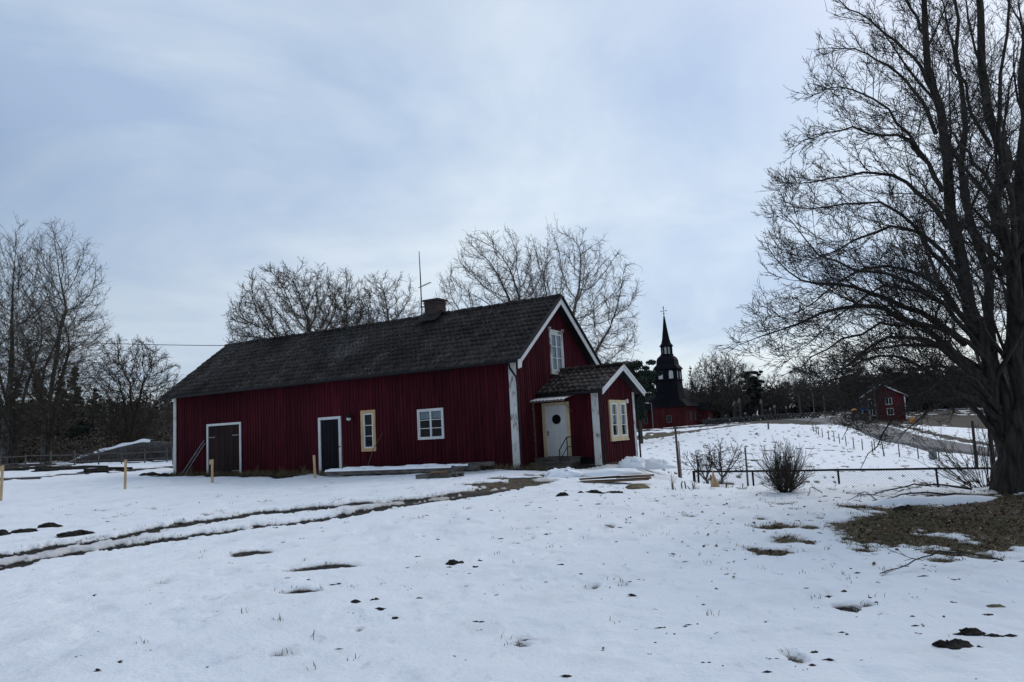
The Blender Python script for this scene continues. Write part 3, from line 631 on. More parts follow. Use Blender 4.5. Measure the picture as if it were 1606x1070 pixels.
# ---------------------------------------------------------------- the big tree on the right
def big_tree():
    base = at(1604, 783, 14.2); B0 = V3(base[0]+.05, base[1]+.2, 0); B0[2] = zs(B0[0], B0[1])
    kd = B0[1]/_fw[1]
    kb = 14.35
    def tr(pix, dd, back=0.0):
        """a limb followed up through the crown, leaning towards / away from the viewer by dd metres at its tip"""
        n = len(pix); out = []
        for i, (u, v) in enumerate(pix):
            f = i/(n-1); out.append(at(u, v, kb+back+dd*f**1.3)-B0)
        return out
    S = []
    S.append(([V3(0, 0, -.3), V3(0, 0, .05), V3(0, 0, .3), at(1604, 735, kb)-B0, at(1602, 690, kb)-B0, at(1600, 640, kb)-B0], .52, .28))
    S.append((tr([(1602, 790), (1590, 740), (1572, 680), (1556, 610), (1532, 540), (1512, 470), (1507, 426), (1487, 359), (1479, 280), (1467, 196), (1459, 112), (1451, 28), (1440, -80), (1432, -190)], .6), .18, .025))
    S.append((tr([(1600, 780), (1595, 700), (1588, 600), (1585, 504), (1575, 420), (1568, 336), (1554, 213), (1549, 112), (1535, 28), (1526, -90), (1524, -210)], -.5), .20, .025))
    S.append((tr([(1585, 700), (1572, 620), (1556, 540), (1545, 470), (1528, 400), (1512, 330), (1510, 250), (1502, 150), (1500, 40), (1490, -80)], 2.2), .12, .02))
    S.append((tr([(1610, 740), (1612, 640), (1620, 520), (1606, 380), (1597, 260), (1606, 130), (1612, 0), (1610, -130)], 1.2), .19, .03))
    S.append((tr([(1590, 600), (1603, 480), (1580, 360), (1590, 290), (1560, 180), (1575, 60), (1590, -60)], -1.8), .08, .015))
    S.append((tr([(1620, 700), (1660, 560), (1700, 400), (1740, 240), (1760, 60), (1770, -120)], .5), .22, .03))
    S.append((tr([(1620, 720), (1680, 620), (1760, 520), (1850, 430), (1930, 330), (1980, 200)], 1.0), .17, .03))
    S.append((tr([(1610, 740), (1690, 650), (1790, 600), (1900, 570), (2000, 590)], -1.5), .15, .02))
    L = []   # arching limbs to the left
    L.append((tr([(1545, 600), (1500, 555), (1456, 516), (1389, 482), (1339, 476), (1288, 488), (1232, 513), (1160, 541)], -.8), 0.081, .0045))
    L.append((tr([(1515, 540), (1470, 505), (1434, 486), (1395, 468), (1344, 448), (1300, 450), (1262, 450), (1235, 425), (1203, 385)], 1.0), 0.074, .0045))
    L.append((tr([(1560, 620), (1500, 560), (1434, 521), (1383, 524), (1344, 552), (1310, 590), (1262, 640)], -1.8), 0.062, .0045))
    L.append((tr([(1566, 660), (1551, 637), (1500, 615), (1466, 606), (1430, 592), (1406, 586), (1375, 600), (1345, 640), (1320, 690)], -1.0), 0.062, .0045))
    L.append((tr([(1572, 690), (1540, 650), (1503, 623), (1466, 590), (1430, 560), (1390, 552), (1340, 568), (1290, 610)], 1.5), 0.062, .0045))
    L.append((tr([(1507, 430), (1479, 404), (1456, 368), (1400, 353), (1361, 362), (1327, 387), (1290, 400), (1262, 420)], -1.4), 0.050, .0045))
    L.append((tr([(1487, 359), (1456, 314), (1423, 285), (1372, 269), (1327, 269), (1271, 291), (1210, 283)], .8), 0.050, .0045))
    L.append((tr([(1479, 300), (1451, 247), (1423, 215), (1367, 207), (1322, 202), (1280, 212), (1240, 238)], -.9), 0.043, .0045))
    L.append((tr([(1468, 210), (1456, 168), (1411, 118), (1361, 84), (1320, 74), (1283, 76)], 1.0), 0.043, .0045))
    L.append((tr([(1461, 140), (1445, 105), (1400, 62), (1361, 28), (1310, 0), (1285, -20)], -.6), 0.037, .0045))
    L.append((tr([(1455, 60), (1430, 10), (1400, -30), (1350, -70), (1310, -90)], .8), 0.031, .0045))
    L.append((tr([(1480, 300), (1440, 230), (1390, 170), (1350, 140), (1300, 130), (1275, 150)], -1.8), 0.037, .0045))
    L.append((tr([(1512, 470), (1470, 400), (1430, 340), (1380, 310), (1330, 320), (1270, 330), (1215, 322)], 2.0), 0.050, .0045))
    L.append((tr([(1532, 540), (1500, 470), (1440, 420), (1380, 410), (1320, 430), (1270, 490), (1200, 500)], 2.6), 0.050, .0045))
    L.append((tr([(1545, 560), (1480, 470), (1430, 440), (1370, 430), (1310, 410), (1260, 380), (1222, 330)], -2.6), 0.050, .0045))
    L.append((tr([(1570, 640), (1520, 600), (1480, 590), (1440, 620), (1400, 660), (1370, 700), (1350, 735)], -2.2), 0.043, .0045))
    L.append((tr([(1568, 336), (1530, 280), (1500, 250), (1480, 200), (1470, 130), (1440, 40)], -1.6), 0.043, .0045))
    L.append((tr([(1554, 230), (1520, 170), (1500, 90), (1480, 10), (1465, -60)], 1.6), 0.037, .0045))
    L.append((tr([(1570, 650), (1530, 600), (1480, 570), (1430, 575), (1390, 600), (1350, 625), (1300, 640), (1265, 665)], -3.0), .05, .0045))
    L.append((tr([(1565, 600), (1520, 560), (1480, 545), (1430, 540), (1370, 545), (1320, 580), (1280, 600)], 3.0), .05, .0045))
    L.append((tr([(1560, 580), (1500, 520), (1440, 500), (1380, 510), (1330, 530), (1270, 560), (1225, 590)], -2.4), .05, .0045))
    L.append((tr([(1572, 670), (1540, 620), (1500, 620), (1460, 640), (1430, 665), (1400, 700)], 1.5), .045, .0045))
    L.append((tr([(1550, 560), (1510, 500), (1470, 460), (1400, 440), (1340, 470), (1290, 520), (1250, 550)], 1.8), .05, .0045))
    for (u0, v0) in ((1575, 560), (1570, 430), (1560, 300)):
        L.append((tr([(u0, v0), (u0+60, v0-70), (u0+150, v0-110), (u0+260, v0-100)], 1.5), 0.056, .0045))
        L.append((tr([(u0, v0), (u0+30, v0-60), (u0+10, v0-110), (u0-10, v0-190)], 4.5), 0.056, .0045))
        L.append((tr([(u0, v0), (u0-40, v0-60), (u0-70, v0-90), (u0-110, v0-140)], -3.2), 0.043, .0045))
    allst = S+L
    def env(P):    # keeps twigs near the outline of the crown on the left and out of the lawn
        W_ = P+B0; d = (W_-EYE); k = d@_fw; u = 803+F*(d@CR)/k; v = 535-F*(d@CU)/k
        lim = np.interp(v, [-200, 0, 80, 150, 250, 300, 380, 450, 500, 545, 580, 640, 700, 760], [1290, 1300, 1275, 1250, 1225, 1195, 1195, 1185, 1150, 1135, 1190, 1275, 1370, 1460])
        lim = lim-12 + 14*np.sin(v*.11)+8*np.sin(v*.27+1)
        e = np.where(u < lim, 1.3, .5); e = np.where(W_[:, 2] < .35, 1.3, e); return e
    lv = [dict(m=22, f0=.18, ang=.74, ratio=.27, taper=.2, up=.14, n=7, wob=.10, trop=.06, minL=.3, tip=.25, flat=.2, rel=.36),
          dict(m=10, f0=.12, ang=.72, ratio=.44, taper=.4, up=.05, n=5, wob=.12, trop=.05, minL=.14, flat=.3, rel=.5, tip=.4),
          dict(m=6, f0=.12, ang=.72, ratio=.48, taper=.4, up=.04, n=3, wob=.14, trop=.05, minL=.07, flat=.3, rel=.6, tip=.5),
          dict(m=2, f0=.25, ang=.7, ratio=.55, taper=.3, up=.02, n=2, wob=.12, trop=.03, minL=.06, rel=.6, tip=.6)]
    # separate the true stems (trunk part) from the limbs
    rng = np.random.default_rng(5)
    lvs = [dict(q) for q in lv]; lvs[0]['m'] = 13; lvs[0]['ratio'] = .22
    ta, ca = tree_meshes(11, S, env, lvs, twig_r=.0042, sides=(10, 6, 4, 3, 3), stem_gam=.85)
    tb, cb_ = tree_meshes(12, L, env, lv, twig_r=.0042, sides=(8, 6, 4, 3, 3), stem_gam=.85)
    tm, cm = joinm([ta, tb]), joinm([ca, cb_])
    e = empty('lime_tree', B0, 0, 'huge bare tree with many dark rising stems and arching twiggy limbs at the right edge', 'tree')
    me = np_mesh('trunk', *tm); link(me, 'trunk', M['bark_big'], e, True)
    me = np_mesh('crown', *cm); link(me, 'crown', M['twig_big'], e, False)
    return e
big_tree()

# ---------------------------------------------------------------- other bare trees
def grow_crown(seed, fork, cen, rad, natt, step, up=.12, kill=2.0, shell=.5, lean=0.0, trunk_n=1, maxit=90, low=None, fan=0, fmax=1.2):
    """branches grow towards points scattered through the crown until each point is reached"""
    rng = np.random.default_rng(seed); cen = np.array(cen, float); rad = np.array(rad, float)
    d = norm(rng.normal(0, 1, (natt*2, 3))); rr = rng.uniform(0, 1, (natt*2, 1))**(1/3*(1-shell*.5)); ph = rng.uniform(0, 6.28, 4)
    th = np.arctan2(d[:, 1], d[:, 0]); lump = 1+.07*np.sin(3*th+ph[0]+2*d[:, 2])+.06*np.sin(5*th+ph[1]-4*d[:, 2])+.05*np.sin(9*d[:, 2]+ph[2]+2*th)
    A = cen+d*rr*rad*lump[:, None]; A = A[A[:, 2] > (fork*.9 if low is None else low)][:natt]
    nodes = [V3(0, 0, -.4)]; par = [-1]
    nst = max(2, int((fork+.4)/step)); bend = rng.normal(0, .02, 2)*fork
    for i in range(1, nst+1): nodes.append(V3(bend[0]*(i/nst)**2+lean*(i/nst)**2, bend[1]*(i/nst)**2, -.4+(fork+.4)*i/nst)); par.append(i-1)
    if trunk_n > 1:     # several stems from the base
        for k in range(trunk_n):
            a_ = 2*PI*k/trunk_n+rng.uniform(-.4, .4); t_ = rng.uniform(.12, .42); p = nodes[1].copy(); pi = 1
            for i in range(int(fork*1.6/step)):
                p = p+norm(V3(math.sin(t_)*math.cos(a_), math.sin(t_)*math.sin(a_), math.cos(t_))+rng.normal(0, .05, 3))*step; nodes.append(p.copy()); par.append(pi); pi = len(nodes)-1
    if fan:
        top = len(nodes)-1
        for k in range(fan):
            t_ = .08+(fmax-.08)*((k+.4)/fan)**.8; a_ = k*2.39996+rng.uniform(-.3, .3); i0 = max(1, top-int(rng.uniform(0, 3))); p = nodes[i0].copy(); pi = i0
            d_ = V3(math.sin(t_)*math.cos(a_), math.sin(t_)*math.sin(a_), math.cos(t_)); q = (p-cen)/rad; e_ = d_/rad; A2 = e_@e_; B2 = q@e_; C2 = q@q-1
            tt = max(1.0, (-B2+math.sqrt(max(B2*B2-A2*C2, 0)))/A2)*rng.uniform(.45, .68); d_ = norm(d_-V3(0, 0, .12))
            for i in range(int(tt/step)):
                d_ = norm(d_+rng.normal(0, .05, 3)+V3(0, 0, .03)); p = p+d_*step; nodes.append(p.copy()); par.append(pi); pi = len(nodes)-1
    Nn = np.array(nodes); par = list(par); grown = [0]*len(nodes)
    dist = np.full(len(A), 1e9); near = np.zeros(len(A), int)
    def upd(idx):
        nonlocal dist, near
        for c in range(0, len(idx), 400):
            ii = idx[c:c+400]; D = np.linalg.norm(A[:, None, :]-Nn[ii][None], axis=2); j = D.argmin(1); m_ = D[np.arange(len(A)), j]; up_ = m_ < dist; dist[up_] = m_[up_]; near[up_] = np.array(ii)[j[up_]]
    upd(list(range(nst//2, len(Nn)))); grown = [0]*len(Nn)
    dirs = {}
    for it in range(maxit):
        if len(A) == 0: break
        v = norm(A-Nn[near]); u_, inv = np.unique(near, return_inverse=True); S_ = np.zeros((len(u_), 3)); np.add.at(S_, inv, v)
        Dv = norm(norm(S_)+np.array([0, 0, up])+rng.normal(0, .10, S_.shape)); ok = np.array([grown[i] < 4 for i in u_])
        if not ok.any(): break
        P = Nn[u_[ok]]+Dv[ok]*step; st_ = len(Nn); Nn = np.vstack([Nn, P])
        for i in u_[ok]: grown[i] += 1; par.append(int(i)); grown.append(0)
        # dead ends: their attractors are dropped
        dead = ~ok[inv]; keep = ~dead; A = A[keep]; dist = dist[keep]; near = near[keep]
        upd(list(range(st_, len(Nn)))); k = dist > step*kill*(1.0); A = A[k]; dist = dist[k]; near = near[k]
    return Nn, np.array(par)
def chains_mesh(P, par, rad, sel, m):
    """one tube for every unbroken run of nodes"""
    n = len(P); kidsl = [[] for _ in range(n)]
    for i in range(1, n): kidsl[par[i]].append(i)
    PT = []; RD = []; ID = []; c = 0; stack = [(0, None)]
    while stack:
        i, pa = stack.pop(); run = [] if pa is None else [pa]; r0 = None
        while True:
            run.append(i); k = kidsl[i]
            if not k: break
            k = sorted(k, key=lambda q: -rad[q])
            for q in k[1:]: stack.append((q, i))
            i = k[0]
        if pa is not None and len(run) > 1:
            rr = rad[run].copy(); rr[0] = rr[1]*1.1
        else: rr = rad[run]
        PT.append(P[run]); RD.append(rr); ID += [c]*len(run); c += 1
    ids = np.array(ID); PT = np.vstack(PT); RD = np.concatenate(RD)
    out = []
    for lo, hi, mm in sel:
        # split chains by thickness of their first node
        first = np.r_[True, ids[1:] != ids[:-1]]; fr = np.maximum.accumulate(np.where(first, np.arange(len(ids)), 0)); fr = RD[fr]
        k = (fr >= lo) & (fr < hi)
        if k.sum() < 2: continue
        p = PT[k]; r_ = RD[k]; I = ids[k]; same = I[1:] == I[:-1]
        T = np.zeros_like(p); d = p[1:]-p[:-1]; T[:-1][same] += norm(d[same]); T[1:][same] += norm(d[same]); T = norm(T)
        ref = np.where(np.abs(T[:, 2:3]) > .9, np.array([1., 0, 0]), np.array([0, 0, 1.])); A_ = norm(np.cross(T, ref)); B_ = np.cross(T, A_); an = np.arange(mm)*2*PI/mm
        V = p[:, None, :]+r_[:, None, None]*(A_[:, None, :]*np.cos(an)[None, :, None]+B_[:, None, :]*np.sin(an)[None, :, None])
        idx = np.arange(len(p)*mm).reshape(-1, mm); i2 = np.roll(idx, -1, 1); Q = np.stack([idx[:-1], i2[:-1], i2[1:], idx[1:]], -1)[same].reshape(-1, 4)
        out.append((V.reshape(-1, 3), Q))
    return out
def crown_tree(seed, fork, cen, rad, natt, step, tip=.0105, expo=2.15, twig_r=.009, ntw=2, tl=.62, up=.0, sub=2, twup=.08, rmax=None, **kw):
    P, par = grow_crown(seed, fork, cen, rad, int(natt*4.5), step*.72, up, **kw); rng = np.random.default_rng(seed+1); n = len(P)
    acc = np.zeros(n); has = np.zeros(n, bool)
    for i in range(n-1, 0, -1):
        if acc[i] == 0: acc[i] = tip**expo
        acc[par[i]] += acc[i]*1.0
    rad_ = acc**(1/expo); 
    if rmax: rad_ = rad_*np.where(rad_ > tip*2, (rmax/rad_[0])**np.clip(np.log(rad_/tip/2)/np.log(rad_[0]/tip/2), 0, 1), 1)
    rad_[:2] *= 1.15
    # light smoothing
    Ps = P.copy(); cnt = np.ones(n); ac = P.copy(); ac[1:] += P[par[1:]]*.5; np.add.at(ac, par[1:], P[1:]*.0); cnt[1:] += .5; Ps = ac/cnt[:, None]; Ps[:3] = P[:3]
    big = rad_[0]*.30
    ms = chains_mesh(Ps, par, rad_, [(big, 99, 9), (0, big, 5)], 6)
    tr_, cr_ = ms[0], ms[1:]
    fine = np.where(rad_ < tip*4.5)[0]; fine = fine[fine > 3]
    idx = np.repeat(fine, ntw); D0 = norm(Ps[idx]-Ps[par[idx]]); D = norm(D0+rng.normal(0, .62, D0.shape)+np.array([0, 0, twup])); L_ = tl*rng.uniform(.45, 1.2, len(idx))
    pts, dr = walk(rng, Ps[idx]-D0*rng.uniform(0, step, (len(idx), 1)), D, L_, 3, .12, .04); parts = list(cr_)+[tubes(pts, np.full(len(idx), twig_r*1.15), np.full(len(idx), twig_r*.7), 3)]
    if sub:
        Pk, Dk, L2, R2 = kids(rng, pts, dr, L_, np.full(len(idx), twig_r), np.full(len(idx), twig_r*.7), sub, .2, .6, .5, .3, .12); p2, _ = walk(rng, Pk, Dk, L2, 2, .12, .05); parts.append(tubes(p2, np.full(len(L2), twig_r*.8), np.full(len(L2), twig_r*.55), 3))
    return tr_, joinm(parts)
def bare(label, u, k, seed, fork, cen, rad, natt, step, twig='twig', bark='bark', name='bare_tree', group=None, **kw):
    p = at(u, 600, k); z = hz(p[0], p[1]); tm, cm = crown_tree(seed, fork, cen, rad, natt, step, **kw)
    return tree_obj(name, (p[0], p[1], z), 0, tm, cm, M[bark], M[twig], label, group=group)
GB = 'rounded bare trees behind the long roof'
bare('broad rounded bare tree left of the group behind the long roof', 497, 60, 21, 3.2, (-1.8, 0, 9.3), (5.7, 5.2, 5.7), 1900, .42, fan=16, fmax=1.3, group=GB, rmax=.42, twig_r=.011, ntw=3)
bare('narrow bare tree in the middle behind the long roof', 533, 63, 22, 3.6, (.6, 0, 9.2), (3.4, 3.2, 5.6), 1000, .42, fan=9, fmax=.9, group=GB, rmax=.3, twig_r=.011, ntw=3)
bare('rounded bare tree right of the group behind the long roof, left of the mast', 594, 61, 23, 3.4, (.6, 0, 8.7), (3.6, 3.4, 5.5), 1100, .42, fan=10, fmax=1.1, group=GB, rmax=.32, twig_r=.011, ntw=3)
GC = 'tall bare trees behind the gable end'
bare('tall pale twigged bare tree just right of the chimney', 802, 52, 31, 5, (-.8, 0, 10.3), (4.3, 4.0, 5.5), 900, .42, fan=9, fmax=1.1, twig='twig_pale', group=GC, rmax=.3, ntw=2, tl=.7, twig_r=.009)
bare('tall wide bare tree rising behind the gable peak with boughs hanging to the right', 879, 52, 32, 5, (1.0, 0, 9.5), (5.0, 4.6, 6.4), 1250, .42, fan=12, fmax=1.5, twig='twig_pale', group=GC, rmax=.34, ntw=2, tl=.7, twig_r=.009, low=3.8)
GL = 'tall bare birches at the left edge'
bare('tallest bare birch at the left, with wind bent upper twigs', 72, 66, 41, 4, (.6, 0, 12.2), (4.5, 4.0, 8.8), 2100, .5, fan=9, fmax=.7, bark='birch', name='birch_tree', group=GL, rmax=.28, up=.08, tl=.9, low=5)
bare('bare birch cut by the left edge of the view', 10, 64, 42, 4, (.4, 0, 11.8), (4.0, 4.0, 8.4), 1800, .5, fan=8, fmax=.7, bark='birch', name='birch_tree', group=GL, rmax=.28, up=.08, tl=.9, low=5)
bare('shorter spreading bare birch at the foot of the tallest birch', 78, 60, 43, 1.8, (.4, 0, 7.6), (4.6, 4.0, 5.6), 1500, .5, fan=10, fmax=1.2, name='birch_tree', group=GL, rmax=.24, tl=.9, up=.1)
bare('low dense bare tree below the birch at the left edge', 26, 58, 44, 1.8, (0, 0, 7.0), (4.6, 4.0, 6.0), 1500, .5, fan=10, fmax=1.2, rmax=.24, tl=.9)
bare('round dense bare tree with many stems left of the farmhouse', 205, 70, 45, 1.4, (.1, 0, 6.3), (4.1, 4.0, 4.9), 2600, .42, rmax=.24, fan=18, fmax=1.2, twig_r=.013, tl=.6, ntw=3)
bare('small pale bare tree peeping out beside the left end of the roof', 262, 88, 46, 1.5, (0, 0, 4.4), (2.4, 2.2, 3.0), 350, .45, twig='twig_pale', rmax=.12)
bare('finer bare tree standing behind the huge tree at the right edge', 1560, 34, 47, 4, (.4, 0, 9.4), (4.0, 4.0, 5.6), 1300, .4, fan=8, fmax=.8, twig='twig_big', rmax=.22, twig_r=.006, tl=.6)

# far deciduous belt: prototypes copied
def far_proto(seed, h, cr, n, tw, bark):
    return crown_tree(seed, h*.16, (0, 0, h*.56), (cr, cr, h*.42), 500, .7, tip=.03, twig_r=.03, ntw=2, tl=1.2, rmax=h*.017, sub=1, fan=9, fmax=1.1)
def needles(rng, centers, rad, n, size):
    """small blade triangles spread through clumps"""
    ci = rng.integers(0, len(centers), n); c = np.array(centers)[ci]; r_ = np.array(rad)[ci]
    d = norm(rng.normal(0, 1, (n, 3)))*(rng.uniform(0, 1, (n, 1))**.45)*r_
    P = c+d; A = norm(rng.normal(0, 1, (n, 3)))*size*rng.uniform(.5, 1.3, (n, 1)); B = norm(rng.normal(0, 1, (n, 3)))*size*rng.uniform(.3, .7, (n, 1))
    V = np.stack([P-A*.5, P+B, P+A*.5, P-B*.6], 1).reshape(-1, 3); Q = np.arange(4*n).reshape(-1, 4); return V, Q
def conifer(kind, seed, h, w_, n, size):
    rng = np.random.default_rng(seed); cen = []; rad = []; br = []
    if kind == 'pine':
        for i in range(70):
            f = rng.uniform(.32, 1); a = rng.uniform(0, 6.28); s = w_*rng.uniform(.15, 1)*math.sin(PI*min(1, (1.12-f)/.78)**.7)
            p = V3(math.cos(a)*s, math.sin(a)*s, h*f*.96); cen.append(p); q = w_*rng.uniform(.13, .27); rad.append((q, q, q*.55))
            br.append(([V3(0, 0, p[2]-s*.5), p*V3(.5, .5, 1)-V3(0, 0, s*.15), p]))
    else:
        for i in range(90):
            f = rng.uniform(.06, 1); a = rng.uniform(0, 6.28); mx_ = w_*(1.03-f)**.85; s = mx_*rng.uniform(.3, 1)
            p = V3(math.cos(a)*s, math.sin(a)*s, h*f-s*.22); cen.append(p); q = w_*.2*(1.15-f)+.12; rad.append((q, q, q*.5)); br.append([V3(0, 0, h*f), p*V3(.5, .5, 1)+V3(0, 0, s*.1), p])
    mb = MB(); mb.tube([(0, 0, -.3), (.05, 0, h*.5), (0, 0, h*.98)], [h*.018, h*.012, .03], 6)
    T = (np.array(mb.v), np.array([f for f in mb.f if len(f) == 4]))
    bt = tubes(np.array(br), np.full(len(br), h*.005), np.full(len(br), .015), 3)
    return joinm([T, bt]), needles(rng, cen, rad, n, size)
def place(u, k, v=600, dz=0):
    p = at(u, v, k); return (p[0], p[1], hz(p[0], p[1])+dz)
rg = random.Random(4)
# trees right of and behind the church, down to the road
protoA = tree_obj('bare_tree', place(1108, 205), .3, *far_proto(61, 17.5, 5.4, 7, 0, 0), M['bark'], M['twig_far'], 'rounded grey bare tree right of the church behind a slim larch', group='bare trees beyond the churchyard')
protoB = tree_obj('bare_tree', place(1146, 200), 1.3, *far_proto(62, 18.5, 5.8, 8, 0, 0), M['bark'], M['twig_far'], 'wide grey bare tree with thin airy top behind the gravestones', group='bare trees beyond the churchyard')
protoC = tree_obj('bare_tree', place(1216, 215), 2.2, *far_proto(63, 13, 4.0, 6, 0, 0), M['bark'], M['twig_far'], 'smaller round bare tree between the gravestones and the road crest', group='bare trees beyond the churchyard')
far_bare = [(protoA, 1128, 225, 1.22, 'bare tree in the gap between the two tallest crowns beyond the churchyard'), (protoC, 1168, 232, 1.35, 'bare tree right of the airy crown beyond the churchyard'), (protoA, 1254, 205, .80, 'dark spreading bare tree above the left utility pole by the road'),
            (protoB, 1190, 240, .72, 'low bare tree beside the dark pine beyond the churchyard'), (protoB, 1238, 235, .62, 'low bare tree just left of the spreading one by the road crest'), (protoC, 1285, 225, .8, 'bare tree behind the utility poles at the road crest'),
            (protoA, 1310, 215, .62, 'low bare tree left of the green pine by the red house'), (protoC, 1086, 225, 1.0, 'bare tree right behind the church roof'), (protoB, 1335, 190, .58, 'bare tree behind the blue awning of the red house'),
            (protoA, 1440, 170, .72, 'bare tree right of the red house across the road'), (protoC, 1490, 160, .9, 'second bare tree right of the red house across the road'), (protoB, 1540, 165, .6, 'bare tree across the road seen against the huge trunk'),
            (protoC, 1470, 190, .75, 'bare tree farther back between the two right of the red house'), (protoA, 1600, 160, .6, 'bare tree across the road at the right edge'),
            (protoB, 1400, 175, .66, 'bare tree rising behind the red house roof')]
for pr, u, k, s, lb in far_bare: copy_tree(pr, place(u, k), rg.uniform(0, 6), s, lb)
larch = conifer('spruce', 71, 15.5, 2.6, 2600, .22)
lt = tree_obj('larch_tree', place(1084.5, 200), .5, *larch, M['bark'], M['twig_far'], 'slim pointed leafless larch just right of the church tower', cat='tree')
pA = tree_obj('pine_tree', place(958, 118), .2, *conifer('pine', 72, 11.2, 3.4, 26000, .26), M['bark'], M['needle'], 'dark pine behind the porch roof, left of the pair', group='dark pines behind the porch')
copy_tree(pA, place(1000, 112), 2.1, 1.1, 'dark pine behind the porch gable, right of the pair')
copy_tree(pA, place(978, 120), 4.1, 1.15, 'dark pine between and behind the two by the porch')
copy_tree(pA, place(1018, 212), 3.3, 1.35, 'dark pine at the left shoulder of the church tower')
q = copy_tree(pA, place(1181, 215), 1.0, 1.22, 'dark pine standing between the bare crowns beyond the churchyard'); q['group'] = 'dark pines beyond the churchyard'
q = copy_tree(pA, place(1333, 150), 5.0, .85, 'green pine left of the red house across the road')
del q['group']; 
for ch in q.children:
    if ch.name.startswith('crown'): ch.data = ch.data.copy(); ch.data.materials[0] = M['needle_light']
sp = tree_obj('spruce_tree', place(1130, 245), 0, *conifer('spruce', 74, 12.5, 3.0, 14000, .28), M['bark'], M['needle'], 'dark spruce low behind the gravestones', group='spruces in the woods')
for u, k, s, lb in ((1160, 250, .95, 'dark spruce under the airy bare crown beyond the churchyard'), (1225, 240, .62, 'low dark spruce left of the road crest'), (1268, 240, .62, 'low dark spruce behind the utility poles'), (1100, 240, .9, 'dark spruce tucked against the church roof'),
                    (1300, 240, .6, 'low dark spruce left of the green pine'),
                    (24, 105, .9, 'dark spruce at the left edge under the birches'), (60, 112, 1.0, 'dark spruce behind the leaning birch stems'), (96, 108, .92, 'dark spruce right of the birches'), (118, 100, .95, 'pointed dark spruce left of the round tree'), (150, 115, .8, 'dark spruce behind the left half of the round tree'),
                    (182, 120, .58, 'dark spruce behind the trunk of the round tree'), (214, 118, .60, 'dark spruce behind the right half of the round tree'), (245, 112, .58, 'dark spruce close left of the farmhouse eave'), (270, 120, .62, 'dark spruce behind the farmhouse corner'), (-15, 100, 1.0, 'dark spruce just outside the left edge')):
    copy_tree(sp, place(u, k), rg.uniform(0, 6), s, lb)
# undergrowth / far woods as masses
def woods(name, label, spans, seed, h0, h1, n, size, mt, depth=18, kind='woods', verts=.55):
    rng = np.random.default_rng(seed); C_ = []; Rr = []
    for (u0, k0, u1, k1) in spans:
        m_ = int(abs(u1-u0)/2.2)
        for i in range(m_):
            f = rng.uniform(); u = u0+(u1-u0)*f; k = k0+(k1-k0)*f+rng.uniform(0, depth); p = place(u, k); h = rng.uniform(h0, h1)
            for j in range(3): C_.append((p[0]+rng.uniform(-1, 1), p[1]+rng.uniform(-1, 1), p[2]+h*(j+.5)/3)); Rr.append((1.6, 1.6, h*.25))
    v, q = needles(rng, C_, Rr, n, size)
    me = np_mesh(name, v, q); o = link(me, name, M[mt]); return tag(o, label, kind, kind='stuff')
woods('undergrowth', 'dark mass of bushes and thin woodland beyond the churchyard', [(1000, 232, 1360, 232), (1340, 185, 1700, 170)], 81, 5, 10, 150000, .75, 'twig_far')
woods('distant_wood', 'dark mass of distant woodland at the left behind the old fence', [(-250, 125, 300, 125)], 82, 3, 9.5, 80000, .6, 'needle')
woods('undergrowth', 'grey brown mass of leafless undergrowth at the left before the dark wood', [(-250, 100, 300, 100)], 85, 3, 7.5, 50000, .5, 'twig_far')
woods('distant_wood', 'low strip of far woodland behind the farmhouse', [(300, 200, 1040, 260)], 83, 2, 7, 12000, .6, 'needle')
woods('thicket', 'tangled grey brushwood under the left hand trees', [(-60, 72, 290, 80)], 84, .8, 2.8, 16000, .32, 'twig', depth=10, kind='thicket')

# ---------------------------------------------------------------- bushes
def shrub(seed, h, w_, nst, tw, twig_r, base_r=.25, lean=(0, 0), m=6, spread=1.0, lvl=2):
    rng = np.random.default_rng(seed); P = np.zeros((nst, 3)); a = rng.uniform(0, 6.28, nst); P[:, 0] = np.cos(a)*base_r*rng.uniform(0, 1, nst); P[:, 1] = np.sin(a)*base_r*rng.uniform(0, 1, nst); P[:, 2] = -.05
    tilt = rng.uniform(.05, 1.05, nst)**.8*spread; D = np.stack([np.cos(a)*np.sin(tilt)+lean[0], np.sin(a)*np.sin(tilt)+lean[1], np.cos(tilt)], 1)
    Ln = np.minimum(h/np.maximum(np.cos(tilt), .35), w_/np.maximum(np.sin(tilt), .2))*rng.uniform(.6, 1.1, nst)
    pts, dirs = walk(rng, P, D, Ln, 6, .07, .02); r0 = np.full(nst, twig_r*2.2); r1 = np.full(nst, twig_r); parts = []
    st = tubes(pts, r0, r1, 4)
    for l in range(lvl):
        P, D, L2, R2 = kids(rng, pts, dirs, Ln, r0, r1, m, .2, .5, .38, .5, .08); pts, dirs = walk(rng, P, D, L2, 4, .1, .03); Ln = L2; r0 = np.maximum(R2, twig_r*.8); r1 = r0*.6; parts.append(tubes(pts, r0, r1, 3))
    return st, joinm(parts)
p = GS(1232, 774)
tree_obj('bush', p, 0, *shrub(91, .95, .52, 130, 'twig', .0028, .10, m=7), M['bark'], M['twig'], 'dense brown leafless bush in front of the chain link fence', cat='bush', tname='stem', cname='twigs')
p = at(1545, 775, 15.5); 
tree_obj('bush', (p[0], p[1], zs(p[0], p[1])), 0, *shrub(92, 1.35, 1.1, 42, 'twig', .004, .25, lean=(-.2, 0), m=5), M['bark_big'], M['twig_big'], 'thin leafless bush growing at the foot of the huge tree', cat='bush', tname='stem', cname='twigs')
